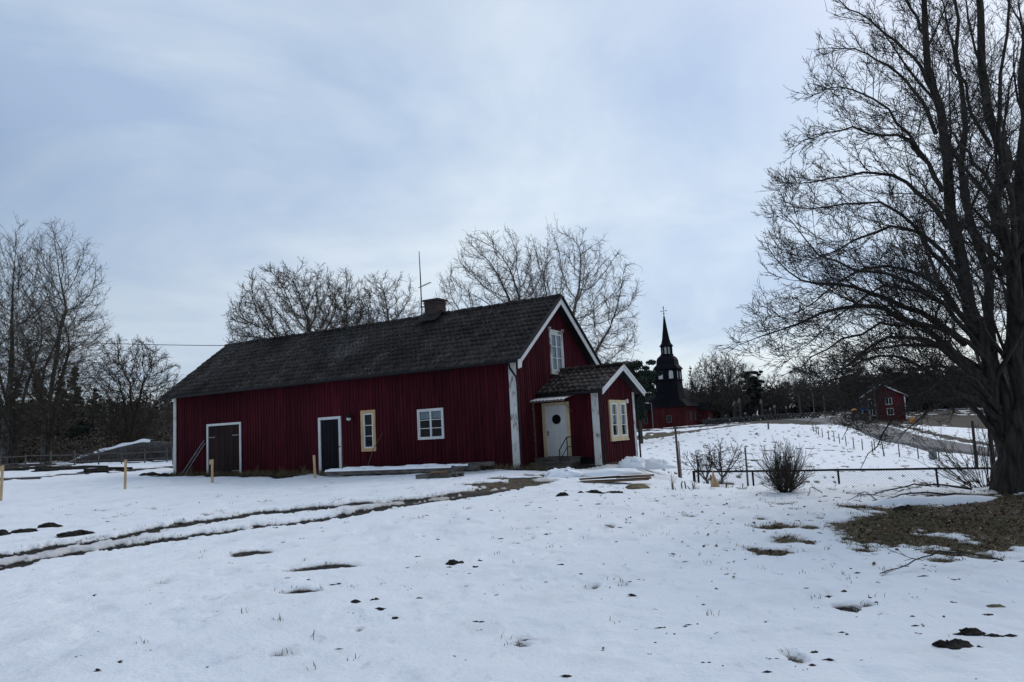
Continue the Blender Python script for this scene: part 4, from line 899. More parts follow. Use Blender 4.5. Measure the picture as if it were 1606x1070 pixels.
# small fruit trees and rubbish beyond the fence
def small_tree(seed, p, h, lab, lean, group):
    rng = np.random.default_rng(seed); st = [([V3(0, 0, -.2), V3(lean*.2, 0, h*.2), V3(lean*.5, .1, h*.4)], .075, .055)]
    for i in range(5):
        a = i*1.25+.4; s = h*rng.uniform(.15, .36); b = V3(lean*.5, .1, h*.38); e = b+V3(math.cos(a)*s+lean*.4, math.sin(a)*s, h*rng.uniform(.4, .62)); st.append(([b, b+(e-b)*.5+V3(math.cos(a), math.sin(a), 0)*.12, e], .035, .01))
    lv = [dict(m=10, f0=.2, ang=.85, ratio=.6, n=5, wob=.2, trop=.03, minL=.1), dict(m=7, f0=.15, ang=.8, ratio=.45, n=4, wob=.18, trop=.04, minL=.08), dict(m=3, f0=.2, ang=.7, ratio=.5, n=3, wob=.15, trop=.04, minL=.06)]
    tm, cm = tree_meshes(seed, st, None, lv, twig_r=.009, sides=(7, 4, 3, 3)); tree_obj('fruit_tree', p, 0, tm, cm, M['bark_big'], M['twig_big'], lab, group=group)
GF = 'small bent fruit trees beyond the fence'
p = at(1117, 738, 34); small_tree(95, (p[0], p[1], hz(p[0], p[1])), 2.3, 'small crooked fruit tree leaning left beyond the fence corner', -.6, GF)
p = at(1124, 737, 34.5); small_tree(96, (p[0], p[1], hz(p[0], p[1])), 2.6, 'small crooked fruit tree leaning right beside its twin beyond the fence', .5, GF)

# ================================================================ FARMHOUSE
L_, W_, HW, HR = 17.07, 6.02, 3.65, 5.82
SL = (HR-HW)/(W_/2)
hs = empty('farmhouse', (HA[0], HA[1], HZ), HROT, 'long red painted wooden farmhouse with dark tiled roof, white trimmed gable and porch', 'farmhouse')
fr = lambda a, o, z: (a, -o, z)            # front wall: along x, outward -y
ga = lambda a, o, z: (o, a, z)             # right gable: along y, outward +x
gl = lambda a, o, z: (-L_-o, a, z)         # left gable
re_ = lambda a, o, z: (a, W_+o, z)
pf = lambda a, o, z: (a, 1.7-o, z)         # porch door wall
pg = lambda a, o, z: (2.1+o, a, z)         # porch gable
pr_ = lambda a, o, z: (a, 4.95+o, z)
brd = random.Random(7)
def boards(mb, fn, a0, a1, z0, top, opens, bw=.155, out=.0):
    def seg(x0, x1, o0, o1, z0_, inset=0):
        cuts = sorted([(c[2], c[3]) for c in opens if min(x1, c[1])-max(x0, c[0]) > (x1-x0)*.5])
        zz = z0_; L = []
        for c0, c1 in cuts:
            if c0 > zz: L.append((zz, c0, False))
            zz = max(zz, c1)
        L.append((zz, None, True))
        for b0, b1, topm in L:
            tA = top(x0) if topm else b1; tB = top(x1) if topm else b1
            if min(tA, tB) <= b0+.02: continue
            mb.hexa([fn(x0, o0, b0), fn(x1, o0, b0), fn(x1, o1, b0), fn(x0, o1, b0), fn(x0, o0, tA), fn(x1, o0, tB), fn(x1, o1, tB), fn(x0, o1, tA)])
    n = max(1, round((a1-a0)/bw)); w_ = (a1-a0)/n
    for i in range(n):
        x0 = a0+i*w_; seg(x0+.004, x0+w_-.004, out-.02, out+brd.uniform(0, .005), z0+brd.uniform(-.02, .03))
    for i in range(1, n):
        x0 = a0+i*w_; hw_ = .024+brd.uniform(-.006, .008); j = brd.uniform(-.014, .014)
        seg(x0-hw_+j, x0+hw_+j, out+.006, out+.017+brd.uniform(0, .005), z0+brd.uniform(-.03, .03))
flat = lambda z: (lambda a: z)
D1 = (-14.97, -12.90, .0, 2.18); D2 = (-8.67, -7.54, .0, 2.11); WN = (-6.57, -5.89, .76, 2.25); WB = (-4.0, -2.9, 1.08, 2.135)
GW = (2.58, 3.63, 3.20, 4.73); PD = (.04, 1.06, .28, 2.1); PW = (2.60, 4.16, .74, 2.10)
op_front = [(D1[0]+.05, D1[1]-.05, -.2, D1[3]-.05), (D2[0]+.05, D2[1]-.05, -.2, D2[3]-.05), (WN[0]+.06, WN[1]-.06, WN[2]+.06, WN[3]-.06), (WB[0]+.04, WB[1]-.04, WB[2]+.04, WB[3]-.04)]
mb = MB(); boards(mb, fr, -L_, 0, .04, flat(HW+.1), op_front); mb.build('front_wall', M['red'], hs)
tg = lambda y: HW + SL*min(y, W_-y) + .05
mb = MB(); boards(mb, ga, 0, W_, .04, tg, [(GW[0]+.05, GW[1]-.05, GW[2]+.05, GW[3]-.05)]); mb.build('gable_wall', M['red'], hs)
mb = MB(); boards(mb, gl, 0, W_, .04, tg, []); mb.build('gable_wall', M['red'], hs)
mb = MB(); boards(mb, re_, -L_, 0, .04, flat(HW+.1), []); mb.build('rear_wall', M['red'], hs)
mb = MB(); mb.box(-L_+.06, -.06, .06, W_-.06, -.3, HW); mb.poly([(-L_+.06, .08, HW), (-L_+.06, W_-.08, HW), (-L_+.06, W_/2, HR-.08)], (L_-.12, 0, 0)); 
mb.build('inner_shell', M['interior'], hs)
mb = MB(); mb.box(-L_-.0, 0.0, -.0, W_, -.45, .03); mb.build('plinth', M['stone_dark'], hs)
# corner boards
mb = MB(); mb.box(-.235, .034, -.045, -.005, .0, HW-.1); mb.build('corner_board', M['white'], hs)
mb = MB(); mb.box(-L_-.05, -L_+.12, -.045, -.005, 0, HW-.1); mb.box(-L_-.05, -L_-.027, -.004, .12, 0, HW-.1); mb.build('corner_board', M['white'], hs)
mb = MB(); mb.box(-.1, .05, W_+.01, W_+.045, 0, HW-.1); mb.box(.027, .05, W_-.12, W_+.009, 0, HW-.1); mb.build('corner_board', M['white'], hs)
# roof
def tiles(name, mt, parent, org, ax, dn, up, La, Ld, tw=.205, th=.33, seed=1, skirt=.04, sag=0):
    """pantile slope: org top corner, ax along ridge, dn down slope, up normal"""
    rng = np.random.default_rng(seed); nc = int(round(La/tw)); nr = int(round(Ld/th)); tw = La/nc; th = Ld/nr
    org, ax, dn, up = [np.array(q, float) for q in (org, ax, dn, up)]; V = []; Q = []; o = 0
    us = np.array([0, .12, .25, .4, .55, .72, .88, 1.0]); prof = np.array([.030, .042, .030, .008, 0, .002, .012, .026])
    ku = len(us); vsn = np.array([0, .5, 1.0])
    for r_ in range(nr):
        for c in range(nc):
            jd = rng.normal(0, .007); ju = rng.normal(0, .004); tl = rng.normal(0, .012)
            U = (c+us)*tw; base = [];
            for j, vv in enumerate(vsn):
                d = (r_+vv)*th + .02*vv + jd; h = prof + .014 + .022*vv + ju + tl*(us-.5)
                s_ = -sag*math.sin(PI*min(max((c+.5)/nc, 0), 1))
                base.append(org+ax*U[:, None]+dn*d+up*(h+s_)[:, None])
            base.append(base[-1]-up*skirt*.6)
            base = np.array(base); V.append(base.reshape(-1, 3)); idx = o+np.arange(4*ku).reshape(4, ku)
            Q.append(np.stack([idx[:-1, :-1], idx[:-1, 1:], idx[1:, 1:], idx[1:, :-1]], -1).reshape(-1, 4)); o += 4*ku
    me = np_mesh(name, np.vstack(V), np.vstack(Q)); ob = link(me, name, mt, parent); return ob
GO, EO = .35, .39
dcos = 1/math.hypot(1, SL); dnF = (0, -dcos, -SL*dcos); upF = (0, -SL*dcos, dcos); dnB = (0, dcos, -SL*dcos); upB = (0, SL*dcos, dcos)
Ld = (W_/2+EO)/dcos; RT = HR+.12
tiles('roof', M['tile'], hs, (-L_-GO, W_/2, RT), (1, 0, 0), dnF, upF, L_+2*GO, Ld+.04, seed=3, sag=.03)
tiles('roof', M['tile'], hs, (-L_-GO, W_/2, RT), (1, 0, 0), dnB, upB, L_+2*GO, Ld+.04, seed=4, sag=.03)
mb = MB(); z_e = RT-SL*(W_/2+EO)
mb.poly([(-L_-GO+.02, -EO, z_e-.01), (-L_-GO+.02, W_/2, RT-.01), (-L_-GO+.02, W_+EO, z_e-.01), (-L_-GO+.02, W_+EO, z_e-.09), (-L_-GO+.02, W_/2, RT-.12), (-L_-GO+.02, -EO, z_e-.09)], (L_+2*GO-.04, 0, 0))
mb.build('roof_deck', M['metal_dark'], hs)
mb = MB(); x = -L_-GO
while x < GO-.05:
    x1 = min(x+.38, GO+.03); s_ = -.03*math.sin(PI*(x+L_)/L_) if -L_ < x < 0 else 0; z0 = RT+.035+s_+brd.uniform(-.012, .012)
    mb.tube([(x, W_/2, z0), (x1-.005, W_/2, z0+.012)], [.085, .098], 8); x = x1
mb.build('ridge', M['tile'], hs, True)
# bargeboards (white) at the right gable, thin at the left
def barge(x0, x1, mt, hgt=.2):
    for sgn in (-1, 1):
        ye = W_/2+sgn*(W_/2+EO+.02); mb = MB(); zt = RT-.0; ze = RT-SL*(W_/2+EO+.02)
        mb.poly([(x0, W_/2, zt), (x0, ye, ze), (x0, ye, ze-hgt*1.45), (x0, ye-sgn*.2, ze-hgt*1.2), (x0, ye-sgn*.24, ze+SL*.24-hgt*1.15), (x0, W_/2, zt-hgt*1.2)], (x1-x0, 0, 0)); mb.build('bargeboard', mt, hs)
barge(GO-.01, GO+.02, M['white_clean']); barge(-L_-GO-.02, -L_-GO+.01, M['wood_grey'], .12)
for sgn in (-1, 1):
    ye = W_/2+sgn*(W_/2+EO+.04); mb = MB(); mb.beam((GO+.04, W_/2, RT+.05), (GO+.04, ye, RT+.05-SL*abs(ye-W_/2)), .12, .05, (0, 0, 1)); mb.build('verge_board', M['metal_dark'], hs)
# gutter and downpipes
mb = MB(); mb.tube([(-L_-GO, -EO-.05, z_e-.07), (GO-.02, -EO-.05, z_e-.05)], .055, 8); mb.build('gutter', M['metal_dark'], hs, True)
mb = MB(); mb.tube([(.02, -EO-.05, z_e-.1), (.02, -EO+.0, z_e-.25), (.09, -.12, z_e-.55), (.10, -.09, z_e-.75), (.10, -.09, .15), (.12, -.2, .05)], .035, 8); mb.build('downpipe', M['metal_dark'], hs, True)
mb = MB(); mb.box(-.03, .06, -.11, -.05, 1.83, 1.98); mb.build('downpipe_bracket', M['white_clean'], hs)
# chimney and mast
mb = MB(); mb.box(-5.52, -4.86, 2.72, 3.28, 5.3, 6.50); mb.build('chimney', M['brick'], hs, bev=.01); chm = bpy.data.objects['chimney']
mb = MB(); mb.box(-5.57, -4.81, 2.67, 3.33, 6.505, 6.58); mb.box(-5.545, -4.835, 2.695, 3.305, 6.40, 6.46); mb.build('cap', M['brick'], chm)
mb = MB(); mb.box(-5.66, -4.72, 2.3, 2.9, 5.42, 5.45, lambda x, y, z: (x, y, z+.62-(2.9-y)*SL+.04)); mb.build('flashing', M['metal_dark'], chm)
ms = empty('antenna_mast', (HA[0]+hx[0]*-5.85+hy[0]*3.0, HA[1]+hx[1]*-5.85+hy[1]*3.0, HZ+5.9), HROT, 'thin tall antenna mast with one short crossbar beside the chimney', 'antenna')
mb = MB(); mb.tube([(0, 0, -.02), (0, 0, 1.6), (-.02, 0, 2.78)], [.026, .024, .014], 6); mb.build('pole', M['metal_dark'], ms)
mb = MB(); mb.tube([(-.12, 0, 1.28), (.5, 0, 1.42)], .016, 5)
for i in range(5): mb.tube([(.05+i*.1, -.14, 1.32+i*.022), (.05+i*.1, .14, 1.32+i*.022)], .006, 4)
mb.build('crossbar', M['metal_dark'], ms)
mb = MB(); mb.box(-.02, .2, -.03, .03, .05, .09); mb.build('bracket', M['metal_dark'], ms); mb = MB(); mb.box(-.02, .2, -.03, .03, .45, .49); mb.build('bracket', M['metal_dark'], ms)
# windows / doors
def frame(mb, fn, a0, a1, z0, z1, w_, o0, o1):
    mb.box(a0, a1, o0, o1, z1-w_, z1, fn); mb.box(a0, a1, o0, o1, z0, z0+w_, fn); mb.box(a0, a0+w_, o0, o1, z0+w_, z1-w_, fn); mb.box(a1-w_, a1, o0, o1, z0+w_, z1-w_, fn)
def window(fn, o, cas, casm, sash, sashm, nx, nz, curtain=None, parent=hs, hood=False, frac=None, label=None, back=.10):
    a0, a1, z0, z1 = o; mb = MB()
    if cas: frame(mb, fn, a0, a1, z0, z1, cas, .0, .05)
    if hood:
        mb.box(a0-.03, a1+.03, .0, .075, z1-.001, z1+.035, fn); mb.box(a0-.05, a0+.05, .0, .085, z1+.036, z1+.12, fn); mb.box(a1-.05, a1+.05, .0, .085, z1+.036, z1+.12, fn); mb.box(a0-.03, a1+.03, .0, .08, z0-.05, z0-.001, fn)
    wn = mb.build('window', casm, parent) if cas else empty('window', (0, 0, 0))
    if not cas: wn.parent = parent
    if label: wn['label'] = label
    c = cas; b0, b1, c0, c1 = a0+c+.002, a1-c-.002, z0+c+.002, z1-c-.002
    mb = MB(); frame(mb, fn, b0, b1, c0, c1, sash, -.02, .035); i0, i1, j0, j1 = b0+sash, b1-sash, c0+sash, c1-sash
    for i in range(1, nx): x = i0+(i1-i0)*i/nx; ww = .035 if nx == 2 and nz > 2 else .014; mb.box(x-ww, x+ww, -.015, .03, j0, j1, fn)
    zs_ = [j0+(j1-j0)*i/nz for i in range(1, nz)] if frac is None else [j0+(j1-j0)*q for q in frac]
    for z in zs_: mb.box(i0, i1, -.012, .026, z-.012, z+.012, fn)
    mb.build('sash', sashm, wn)
    mb = MB(); mb.box(i0-.005, i1+.005, .0, .006, j0-.005, j1+.005, fn); mb.build('pane', M['glass'], wn)
    mb = MB(); mb.box(b0, b1, -.059, -.055, c0, c1, fn); mb.build('recess', M['interior'], wn)
    if curtain:
        for (f0, f1, g0, g1) in curtain:
            mb = MB(); m_ = 24
            for i in range(m_):
                xa = i0+(i1-i0)*(f0+(f1-f0)*i/m_); xb = i0+(i1-i0)*(f0+(f1-f0)*(i+1)/m_); oa = -.035+.012*(i % 2); ob_ = -.035+.012*((i+1) % 2)
                mb.add([fn(xa, oa, j0+(j1-j0)*g0), fn(xb, ob_, j0+(j1-j0)*g0), fn(xb, ob_, j0+(j1-j0)*g1), fn(xa, oa, j0+(j1-j0)*g1)], [(0, 1, 2, 3)])
            mb.build('curtain', M['curtain'], wn)
    return wn
window(fr, WN, .11, M['wood_raw'], .055, M['white_clean'], 1, 3, label='narrow window in new raw timber casing')
window(fr, WB, .045, M['white_clean'], .045, M['white_clean'], 2, 3, curtain=[(0, 1, .72, 1)], label='square white window with a half drawn blind')
window(ga, GW, .09, M['white'], .05, M['white_clean'], 2, 3, curtain=[(0, .45, 0, 1), (.55, 1, 0, 1)], hood=True, label='tall white attic window with curtains')
# porch window: yellowish casing with two casements
mb = MB(); frame(mb, pg, PW[0], PW[1], PW[2], PW[3], .10, 0, .05); mb.box((PW[0]+PW[1])/2-.14, (PW[0]+PW[1])/2+.14, 0, .048, PW[2]+.1, PW[3]-.1, pg); mb.box(PW[0]-.03, PW[1]+.03, 0, .07, PW[2]-.05, PW[2]-.001, pg)
pwn = mb.build('window', M['yellow_trim'], hs); pwn['label'] = 'porch window with cream casing and two white casements'
for x0, x1 in ((PW[0]+.102, (PW[0]+PW[1])/2-.142), ((PW[0]+PW[1])/2+.142, PW[1]-.102)):
    mb = MB(); frame(mb, pg, x0, x1, PW[2]+.102, PW[3]-.102, .055, -.015, .062)
    for i in (1, 2): z = PW[2]+.157+(PW[3]-PW[2]-.314)*i/3; mb.box(x0+.055, x1-.055, -.01, .052, z-.012, z+.012, pg)
    mb.build('sash', M['white_clean'], pwn)
    mb = MB(); mb.box(x0+.05, x1-.05, .0, .006, PW[2]+.15, PW[3]-.15, pg); mb.build('pane', M['glass'], pwn)
    mb = MB(); mb.box(x0, x1, -.055, -.05, PW[2]+.11, PW[3]-.11, pg); mb.build('recess', M['interior'], pwn)
    mb = MB(); mb.box(x0+.05, x1-.05, -.04, -.035, PW[2]+.55, PW[3]-.15, pg); mb.build('curtain', M['curtain'], pwn)
# barn double doors
def planks_door(fn, a0, a1, z0, z1, mt, nm, hinges=(), bolt=False, parent=hs, o=.0, pw=.14, label=None):
    mb = MB(); n = max(2, round((a1-a0)/pw)); w_ = (a1-a0)/n
    for i in range(n): mb.box(a0+i*w_+.003, a0+(i+1)*w_-.003, o-.03, o+.012+brd.uniform(0, .004), z0, z1, fn)
    d = mb.build(nm, mt, parent)
    if label: d['label'] = label
    for (ha, hb, z) in hinges:
        h = MB(); h.box(ha, hb, o+.0165, o+.026, z-.02, z+.02, fn); h.build('hinge', M['metal_grey'] if nm == 'barn_door' else M['metal_dark'], d)
    return d
mb = MB(); a0, a1, z0, z1 = D1; mb.box(a0, a1, 0, .05, z1-.09, z1, fr); mb.box(a0, a0+.09, 0, .05, .08, z1-.091, fr); mb.box(a1-.09, a1, 0, .05, .08, z1-.091, fr); mb.build('door_frame', M['white_clean'], hs)
mid = (a0+a1)/2
planks_door(fr, a0+.095, mid-.008, -.05, z1-.095, M['door_dark'], 'barn_door', [(a0+.1, a0+.5, 1.62)])
d = planks_door(fr, mid+.008, a1-.095, -.05, z1-.095, M['door_dark'], 'barn_door', [(a1-.55, a1-.1, 1.66), (a1-.55, a1-.1, .22)])
a0, a1, z0, z1 = D2; mb = MB(); mb.box(a0, a1, 0, .05, z1-.10, z1, fr); mb.box(a0, a0+.11, 0, .05, .02, z1-.101, fr); mb.box(a1-.11, a1, 0, .05, .02, z1-.101, fr); mb.build('door_frame', M['white_clean'], hs)
d = planks_door(fr, a0+.115, a1-.115, -.02, z1-.105, M['door_blue'], 'plank_door', [(a0+.03, a0+.3, .98)], label='worn black plank door in white frame')
mb = MB(); mb.box(a1-.22, a1-.02, .05, .06, .97, 1.0, fr); mb.build('latch', M['metal_dark'], d)
# wall lamp
mb = MB(); mb.lathe([(.02, 2.13), (.10, 2.10), (.115, 2.05), (.115, 2.02)], 14, -7.03, -.16); lp_ = mb.build('wall_lamp', M['metal_dark'], hs, True)
mb = MB(); mb.lathe([(.09, 2.018), (.085, 1.95), (.04, 1.91)], 12, -7.03, -.16); mb.build('lamp_globe', M['white_clean'], lp_, True)
mb = MB(); mb.tube([(-7.03, -.02, 2.16), (-7.03, -.10, 2.2), (-7.03, -.16, 2.13)], .012, 6); mb.build('lamp_arm', M['metal_dark'], lp_)
# meter box on the left gable
mb = MB(); mb.box(-L_-.26, -L_-.05, .05, .35, .55, 1.3); mb.build('meter_box', M['metal_grey'], hs, bev=.01)
# ---- porch
PX, PY0, PY1, PH, PRZ = 2.1, 1.7, 4.95, 2.42, 3.25; pm = (PY0+PY1)/2; psl = (PRZ-.1-PH)/(pm-PY0)
mb = MB(); boards(mb, pf, 0.04, PX, .2, flat(PH+.02), [(PD[0], PD[1], -.2, PD[3])], out=.0)
boards(mb, pg, PY0, PY1, .0, lambda y: PH+psl*min(y-PY0, PY1-y)+.02, [(PW[0]+.05, PW[1]-.05, PW[2]+.05, PW[3]-.05)])
boards(mb, pr_, 0.04, PX, .0, flat(PH+.02), []); mb.build('porch_wall', M['red'], hs)
mb = MB(); mb.box(.03, PX-.06, PY0+.06, PY1-.06, -.3, PH); mb.build('porch_shell', M['interior'], hs)
mb = MB(); mb.box(.03, PX-.01, PY0+.01, PY1-.01, -.9, .0); mb.build('plinth', M['plinth'], hs)
mb = MB(); mb.box(PX-.20, PX+.034, PY0-.05, PY0-.01, -.05, PH-.02); mb.build('corner_board', M['white'], hs)
mb = MB(); mb.box(PX+.028, PX+.05, PY1-.13, PY1+.05, -.1, PH-.02); mb.build('corner_board', M['white'], hs)
pe = .32; pc = 1/math.hypot(1, psl); pLd = (pm-PY0+pe)/pc; pz = PRZ+.02
tiles('porch_roof', M['tile_red'], hs, (-.02, pm, pz), (1, 0, 0), (0, -pc, -psl*pc), (0, -psl*pc, pc), PX+.36, pLd, seed=8)
tiles('porch_roof', M['tile_red'], hs, (-.02, pm, pz), (1, 0, 0), (0, pc, -psl*pc), (0, psl*pc, pc), PX+.36, pLd, seed=9)
ze = pz-psl*(pm-PY0+pe)
mb = MB(); mb.poly([(.03, PY0-pe+.02, ze-.0), (.03, pm, pz-.015), (.03, PY1+pe-.02, ze), (.03, PY1+pe-.02, ze-.07), (.03, pm, pz-.1), (.03, PY0-pe+.02, ze-.07)], (PX+.28, 0, 0)); mb.build('porch_roof_deck', M['metal_dark'], hs)
mb = MB(); x = .03
while x < PX+.3:
    mb.tube([(x, pm, pz+.05), (min(x+.36, PX+.36), pm, pz+.06)], [.075, .085], 8); x += .36
mb.build('ridge', M['tile_red'], hs, True)
for sgn in (-1, 1):
    ye = pm+sgn*(pm-PY0+pe+.02); mb = MB(); z1 = pz-psl*abs(ye-pm)
    mb.poly([(PX+.335, pm, pz+.04), (PX+.335, ye, z1+.04), (PX+.335, ye, z1-.14), (PX+.335, pm, pz-.14)], (.03, 0, 0))
    mb.beam((PX+.39, pm, pz+.015), (PX+.39, ye, z1+.015), .04, .05); mb.build('bargeboard', M['white_clean'], hs)
mb = MB(); mb.tube([(.02, PY0-pe-.04, ze-.04), (PX+.34, PY0-pe-.04, ze-.05)], .045, 8); mb.build('gutter', M['metal_dark'], hs, True)
mb = MB(); mb.tube([(PX+.28, PY0-pe-.04, ze-.07), (PX+.24, PY0-pe+.05, ze-.25), (PX+.12, PY0+.05, ze-.5), (PX+.12, PY0+.06, .1), (PX+.2, PY0, .0)], .032, 8); mb.build('downpipe', M['metal_dark'], hs, True)
mb = MB(); mb.tube([(PX+.2, PY1+pe, ze-.07), (PX+.12, PY1+.1, ze-.3), (PX+.12, PY1+.1, -.35)], .034, 8); mb.build('downpipe', M['metal_dark'], hs, True)
mb = MB(); mb.box(PX+.001, PX+.012, 3.72, 4.0, -.30, -.08); mb.build('plinth_vent', M['white_clean'], hs)
mb = MB(); mb.box(PX+.03, PX+.1, 4.16, 4.26, 2.0, 2.14); mb.build('outdoor_sensor', M['white_clean'], hs)
# porch door
a0, a1, z0, z1 = PD; mb = MB(); mb.box(a0, a1, .0, .055, z1-.09, z1, pf); mb.box(a0, a0+.10, .0, .055, z0, z1-.091, pf); mb.box(a1-.10, a1, .0, .055, z0, z1-.091, pf); mb.build('door_frame', M['yellow_trim'], hs)
mb = MB(); b0, b1 = a0+.105, a1-.105; split = b0+(b1-b0)*.64
mb.box(b0, split-.004, -.02, .022, z0+.01, z1-.095, pf); mb.box(split+.004, b1, -.02, .020, z0+.01, z1-.095, pf); dr_ = mb.build('front_door', M['white_clean'], hs, bev=.004)
cx_, cz_ = b0+(b1-b0)*.52, 1.53
mb = MB(); mb.poly([pf(cx_+.165*math.cos(t), .0245, cz_+.165*math.sin(t)) for t in np.linspace(0, 2*PI, 28, endpoint=False)], (0, -.012, 0)); mb.build('porthole_window', M['metal_dark'], dr_)
mb = MB(); mb.poly([pf(cx_+.135*math.cos(t), .038, cz_+.135*math.sin(t)) for t in np.linspace(0, 2*PI, 28, endpoint=False)], (0, -.004, 0)); mb.build('pane', M['glass'], dr_)
mb = MB(); mb.box(b0+.04, b0+.09, .023, .032, .98, 1.16, pf); mb.tube([pf(b0+.065, .03, 1.1), pf(b0+.065, .07, 1.1), pf(b0+.17, .07, 1.1)], .01, 6); mb.build('handle', M['metal_grey'], dr_)
# canopy of corrugated sheet
mb = MB(); n = 40; xs = [-.42+(1.52+.36)*i/n for i in range(n+1)]
xs = [-.05+1.32*i/n for i in range(n+1)]
top = []; 
for i, x in enumerate(xs):
    zc = .012*math.sin(i*PI/2*1.0)
    for y, z in ((1.66, 2.33), (.88, 2.17)): top.append((x, y, z+zc))
for i in range(n): mb.add([top[2*i], top[2*i+2], top[2*i+3], top[2*i+1]], [(0, 1, 2, 3)])
cn = mb.build('canopy', M['white_clean'], hs)
md = cn.modifiers.new('thick', 'SOLIDIFY'); md.thickness = .006
mb = MB(); mb.beam((-.04, .9, 2.13), (1.26, .9, 2.13), .03, .05); mb.tube([(1.2, .9, 2.12), (1.2, 1.64, 1.75)], .012, 6); mb.build('canopy_bracket', M['wood_grey'], hs)
mb = MB(); mb.box(.055, .10, .95, 1.0, .3, 2.1); mb.tube([(.08, .93, 2.02), (.08, .93, 1.86)], .045, 8); mb.build('canopy_post', M['rust'], hs)
# steps and railing
for i in range(3):
    z1 = .27-.13*i; mb = MB(); y0 = .85-.32*i
    for j in range(3 if i else 5):
        yy = (y0+.105*j) if i else (y0+.17*j); ww = .1 if i else .165
        mb.box(.06, 1.42, yy, yy+ww-.006, z1-.04, z1)
    mb.box(.08, 1.40, y0+.03, y0+.06, z1-.35, z1-.045); mb.box(.08, .12, y0+.06, y0+.35, z1-.4, z1-.045); mb.box(1.36, 1.40, y0+.06, 1.6, z1-.45, z1-.045); mb.build('step', M['wood_grey'], hs, bev=.003)
mb = MB(); x = 1.14
P0, P1, P2 = (x, 1.64, .92), (x, 1.2, .92), (x, .6, .52)
mb.tube([P0, P1, P2], .018, 6); mb.tube([(x, 1.64, .6), (x, 1.2, .6), (x, .6, .2)], .014, 6)
for p in (P0, P1, P2): mb.tube([p, (p[0], p[1], .27 if p[1] > .8 else .1)], .018, 6)
mb.build('handrail', M['metal_dark'], hs)

# ================================================================ THINGS AROUND THE HOUSE
def hw(x, y, z=0): q = house(x, y); return (q[0], q[1], HZ+z)
def hgz(x, y): q = house(x, y); return (q[0], q[1], zs(q[0], q[1]))
# poles leaning by the barn doors
for i, (x0, x1, lb) in enumerate(((-15.95, -15.12, 'grey pole leaning on the red wall left of the barn doors, the longer one'), (-15.72, -15.06, 'grey pole leaning on the red wall left of the barn doors, the shorter one'))):
    q = hgz(x0, -.55); o = empty('leaning_pole', q, HROT, lb, 'pole', 'poles leaning by the barn doors'); dx = x1-x0; h = 1.52-i*.12+HZ-q[2]
    mb = MB(); mb.tube([(0, 0, 0), (dx*.5, .24, h*.5), (dx, .50, h)], [.028, .026, .022], 6); mb.build('shaft', M['metal_grey'], o)
q = hgz(-5.95, -.5); o = empty('garden_rake', q, HROT, 'thin stick leaning on the wall right of the narrow window', 'stick'); mb = MB(); mb.tube([(-.1, 0, 0), (.15, .2, .9), (.38, .45, 1.45)], [.014, .012, .008], 5); mb.build('shaft', M['wood_brown'], o)
# stakes
def stake(u, v, hpx, label, tilt=0, cap=0):
    p = GS(u, v); h = hpx*p[1]/F; o = empty('wooden_stake', p, HROT*.6, label, 'stake', 'pale wooden stakes in the lawn')
    mb = MB(); b = V3(0, 0, -.1); t_ = V3(tilt, 0, h); mb.beam(b, t_, .085, .04, (0, 1, 0)); mb.build('post', M['wood_stake'], o, bev=.004)
    if cap: mb = MB(); mb.beam((tilt-.09, -.045, h-.1*1), (tilt+.09, -.045, h-.1), .018, .16, (0, 0, 1)); mb.build('crosspiece', M['wood_stake'], o, bev=.003)
    return o
stake(1, 788, 54, 'pale wooden stake cut by the left edge of the view', .04, 1)
stake(196, 770, 46, 'tall pale wooden stake left of the farmhouse corner', .02, 0)
stake(333, 759, 36, 'pale wooden stake in front of the barn doors', .0, 1)
stake(494.5, 753, 35, 'brownish wooden stake left of the black plank door', -.03, 0)
# timber stack in front of the wall
def lump(mb_or_none, rng, sx, sy, sz, n=24, m_=12, amp=.2, fz=0.0, p=2.5):
    """irregular low mound, flat underneath"""
    V = []; F_ = []
    for i in range(m_+1):
        el = (PI/2)*i/m_
        for j in range(n):
            a = 2*PI*j/n; nx_, ny_ = math.cos(a), math.sin(a)
            k = 1+amp*(2*float(fbm(np.array([nx_*1.7+rng[0]]), np.array([ny_*1.7+rng[1]+i*.23]), 7, 4)[0])-1)
            V.append((sx*math.cos(el)*nx_*k, sy*math.cos(el)*ny_*k, sz*math.sin(el)*(1+amp*1.2*(2*float(fbm(np.array([nx_*math.cos(el)*2.2+rng[1]]), np.array([ny_*math.cos(el)*2.2+rng[0]]), 8, 4)[0])-1))-fz))
    for i in range(m_):
        for j in range(n): j2 = (j+1) % n; F_.append((i*n+j, i*n+j2, (i+1)*n+j2, (i+1)*n+j))
    F_.append(tuple(m_*n+j for j in range(n)))
    b = MB(); b.add(V, F_); return b
GT = 'old timbers lying along the wall'
q = hgz(-4.0, -1.05); tz = q[2]
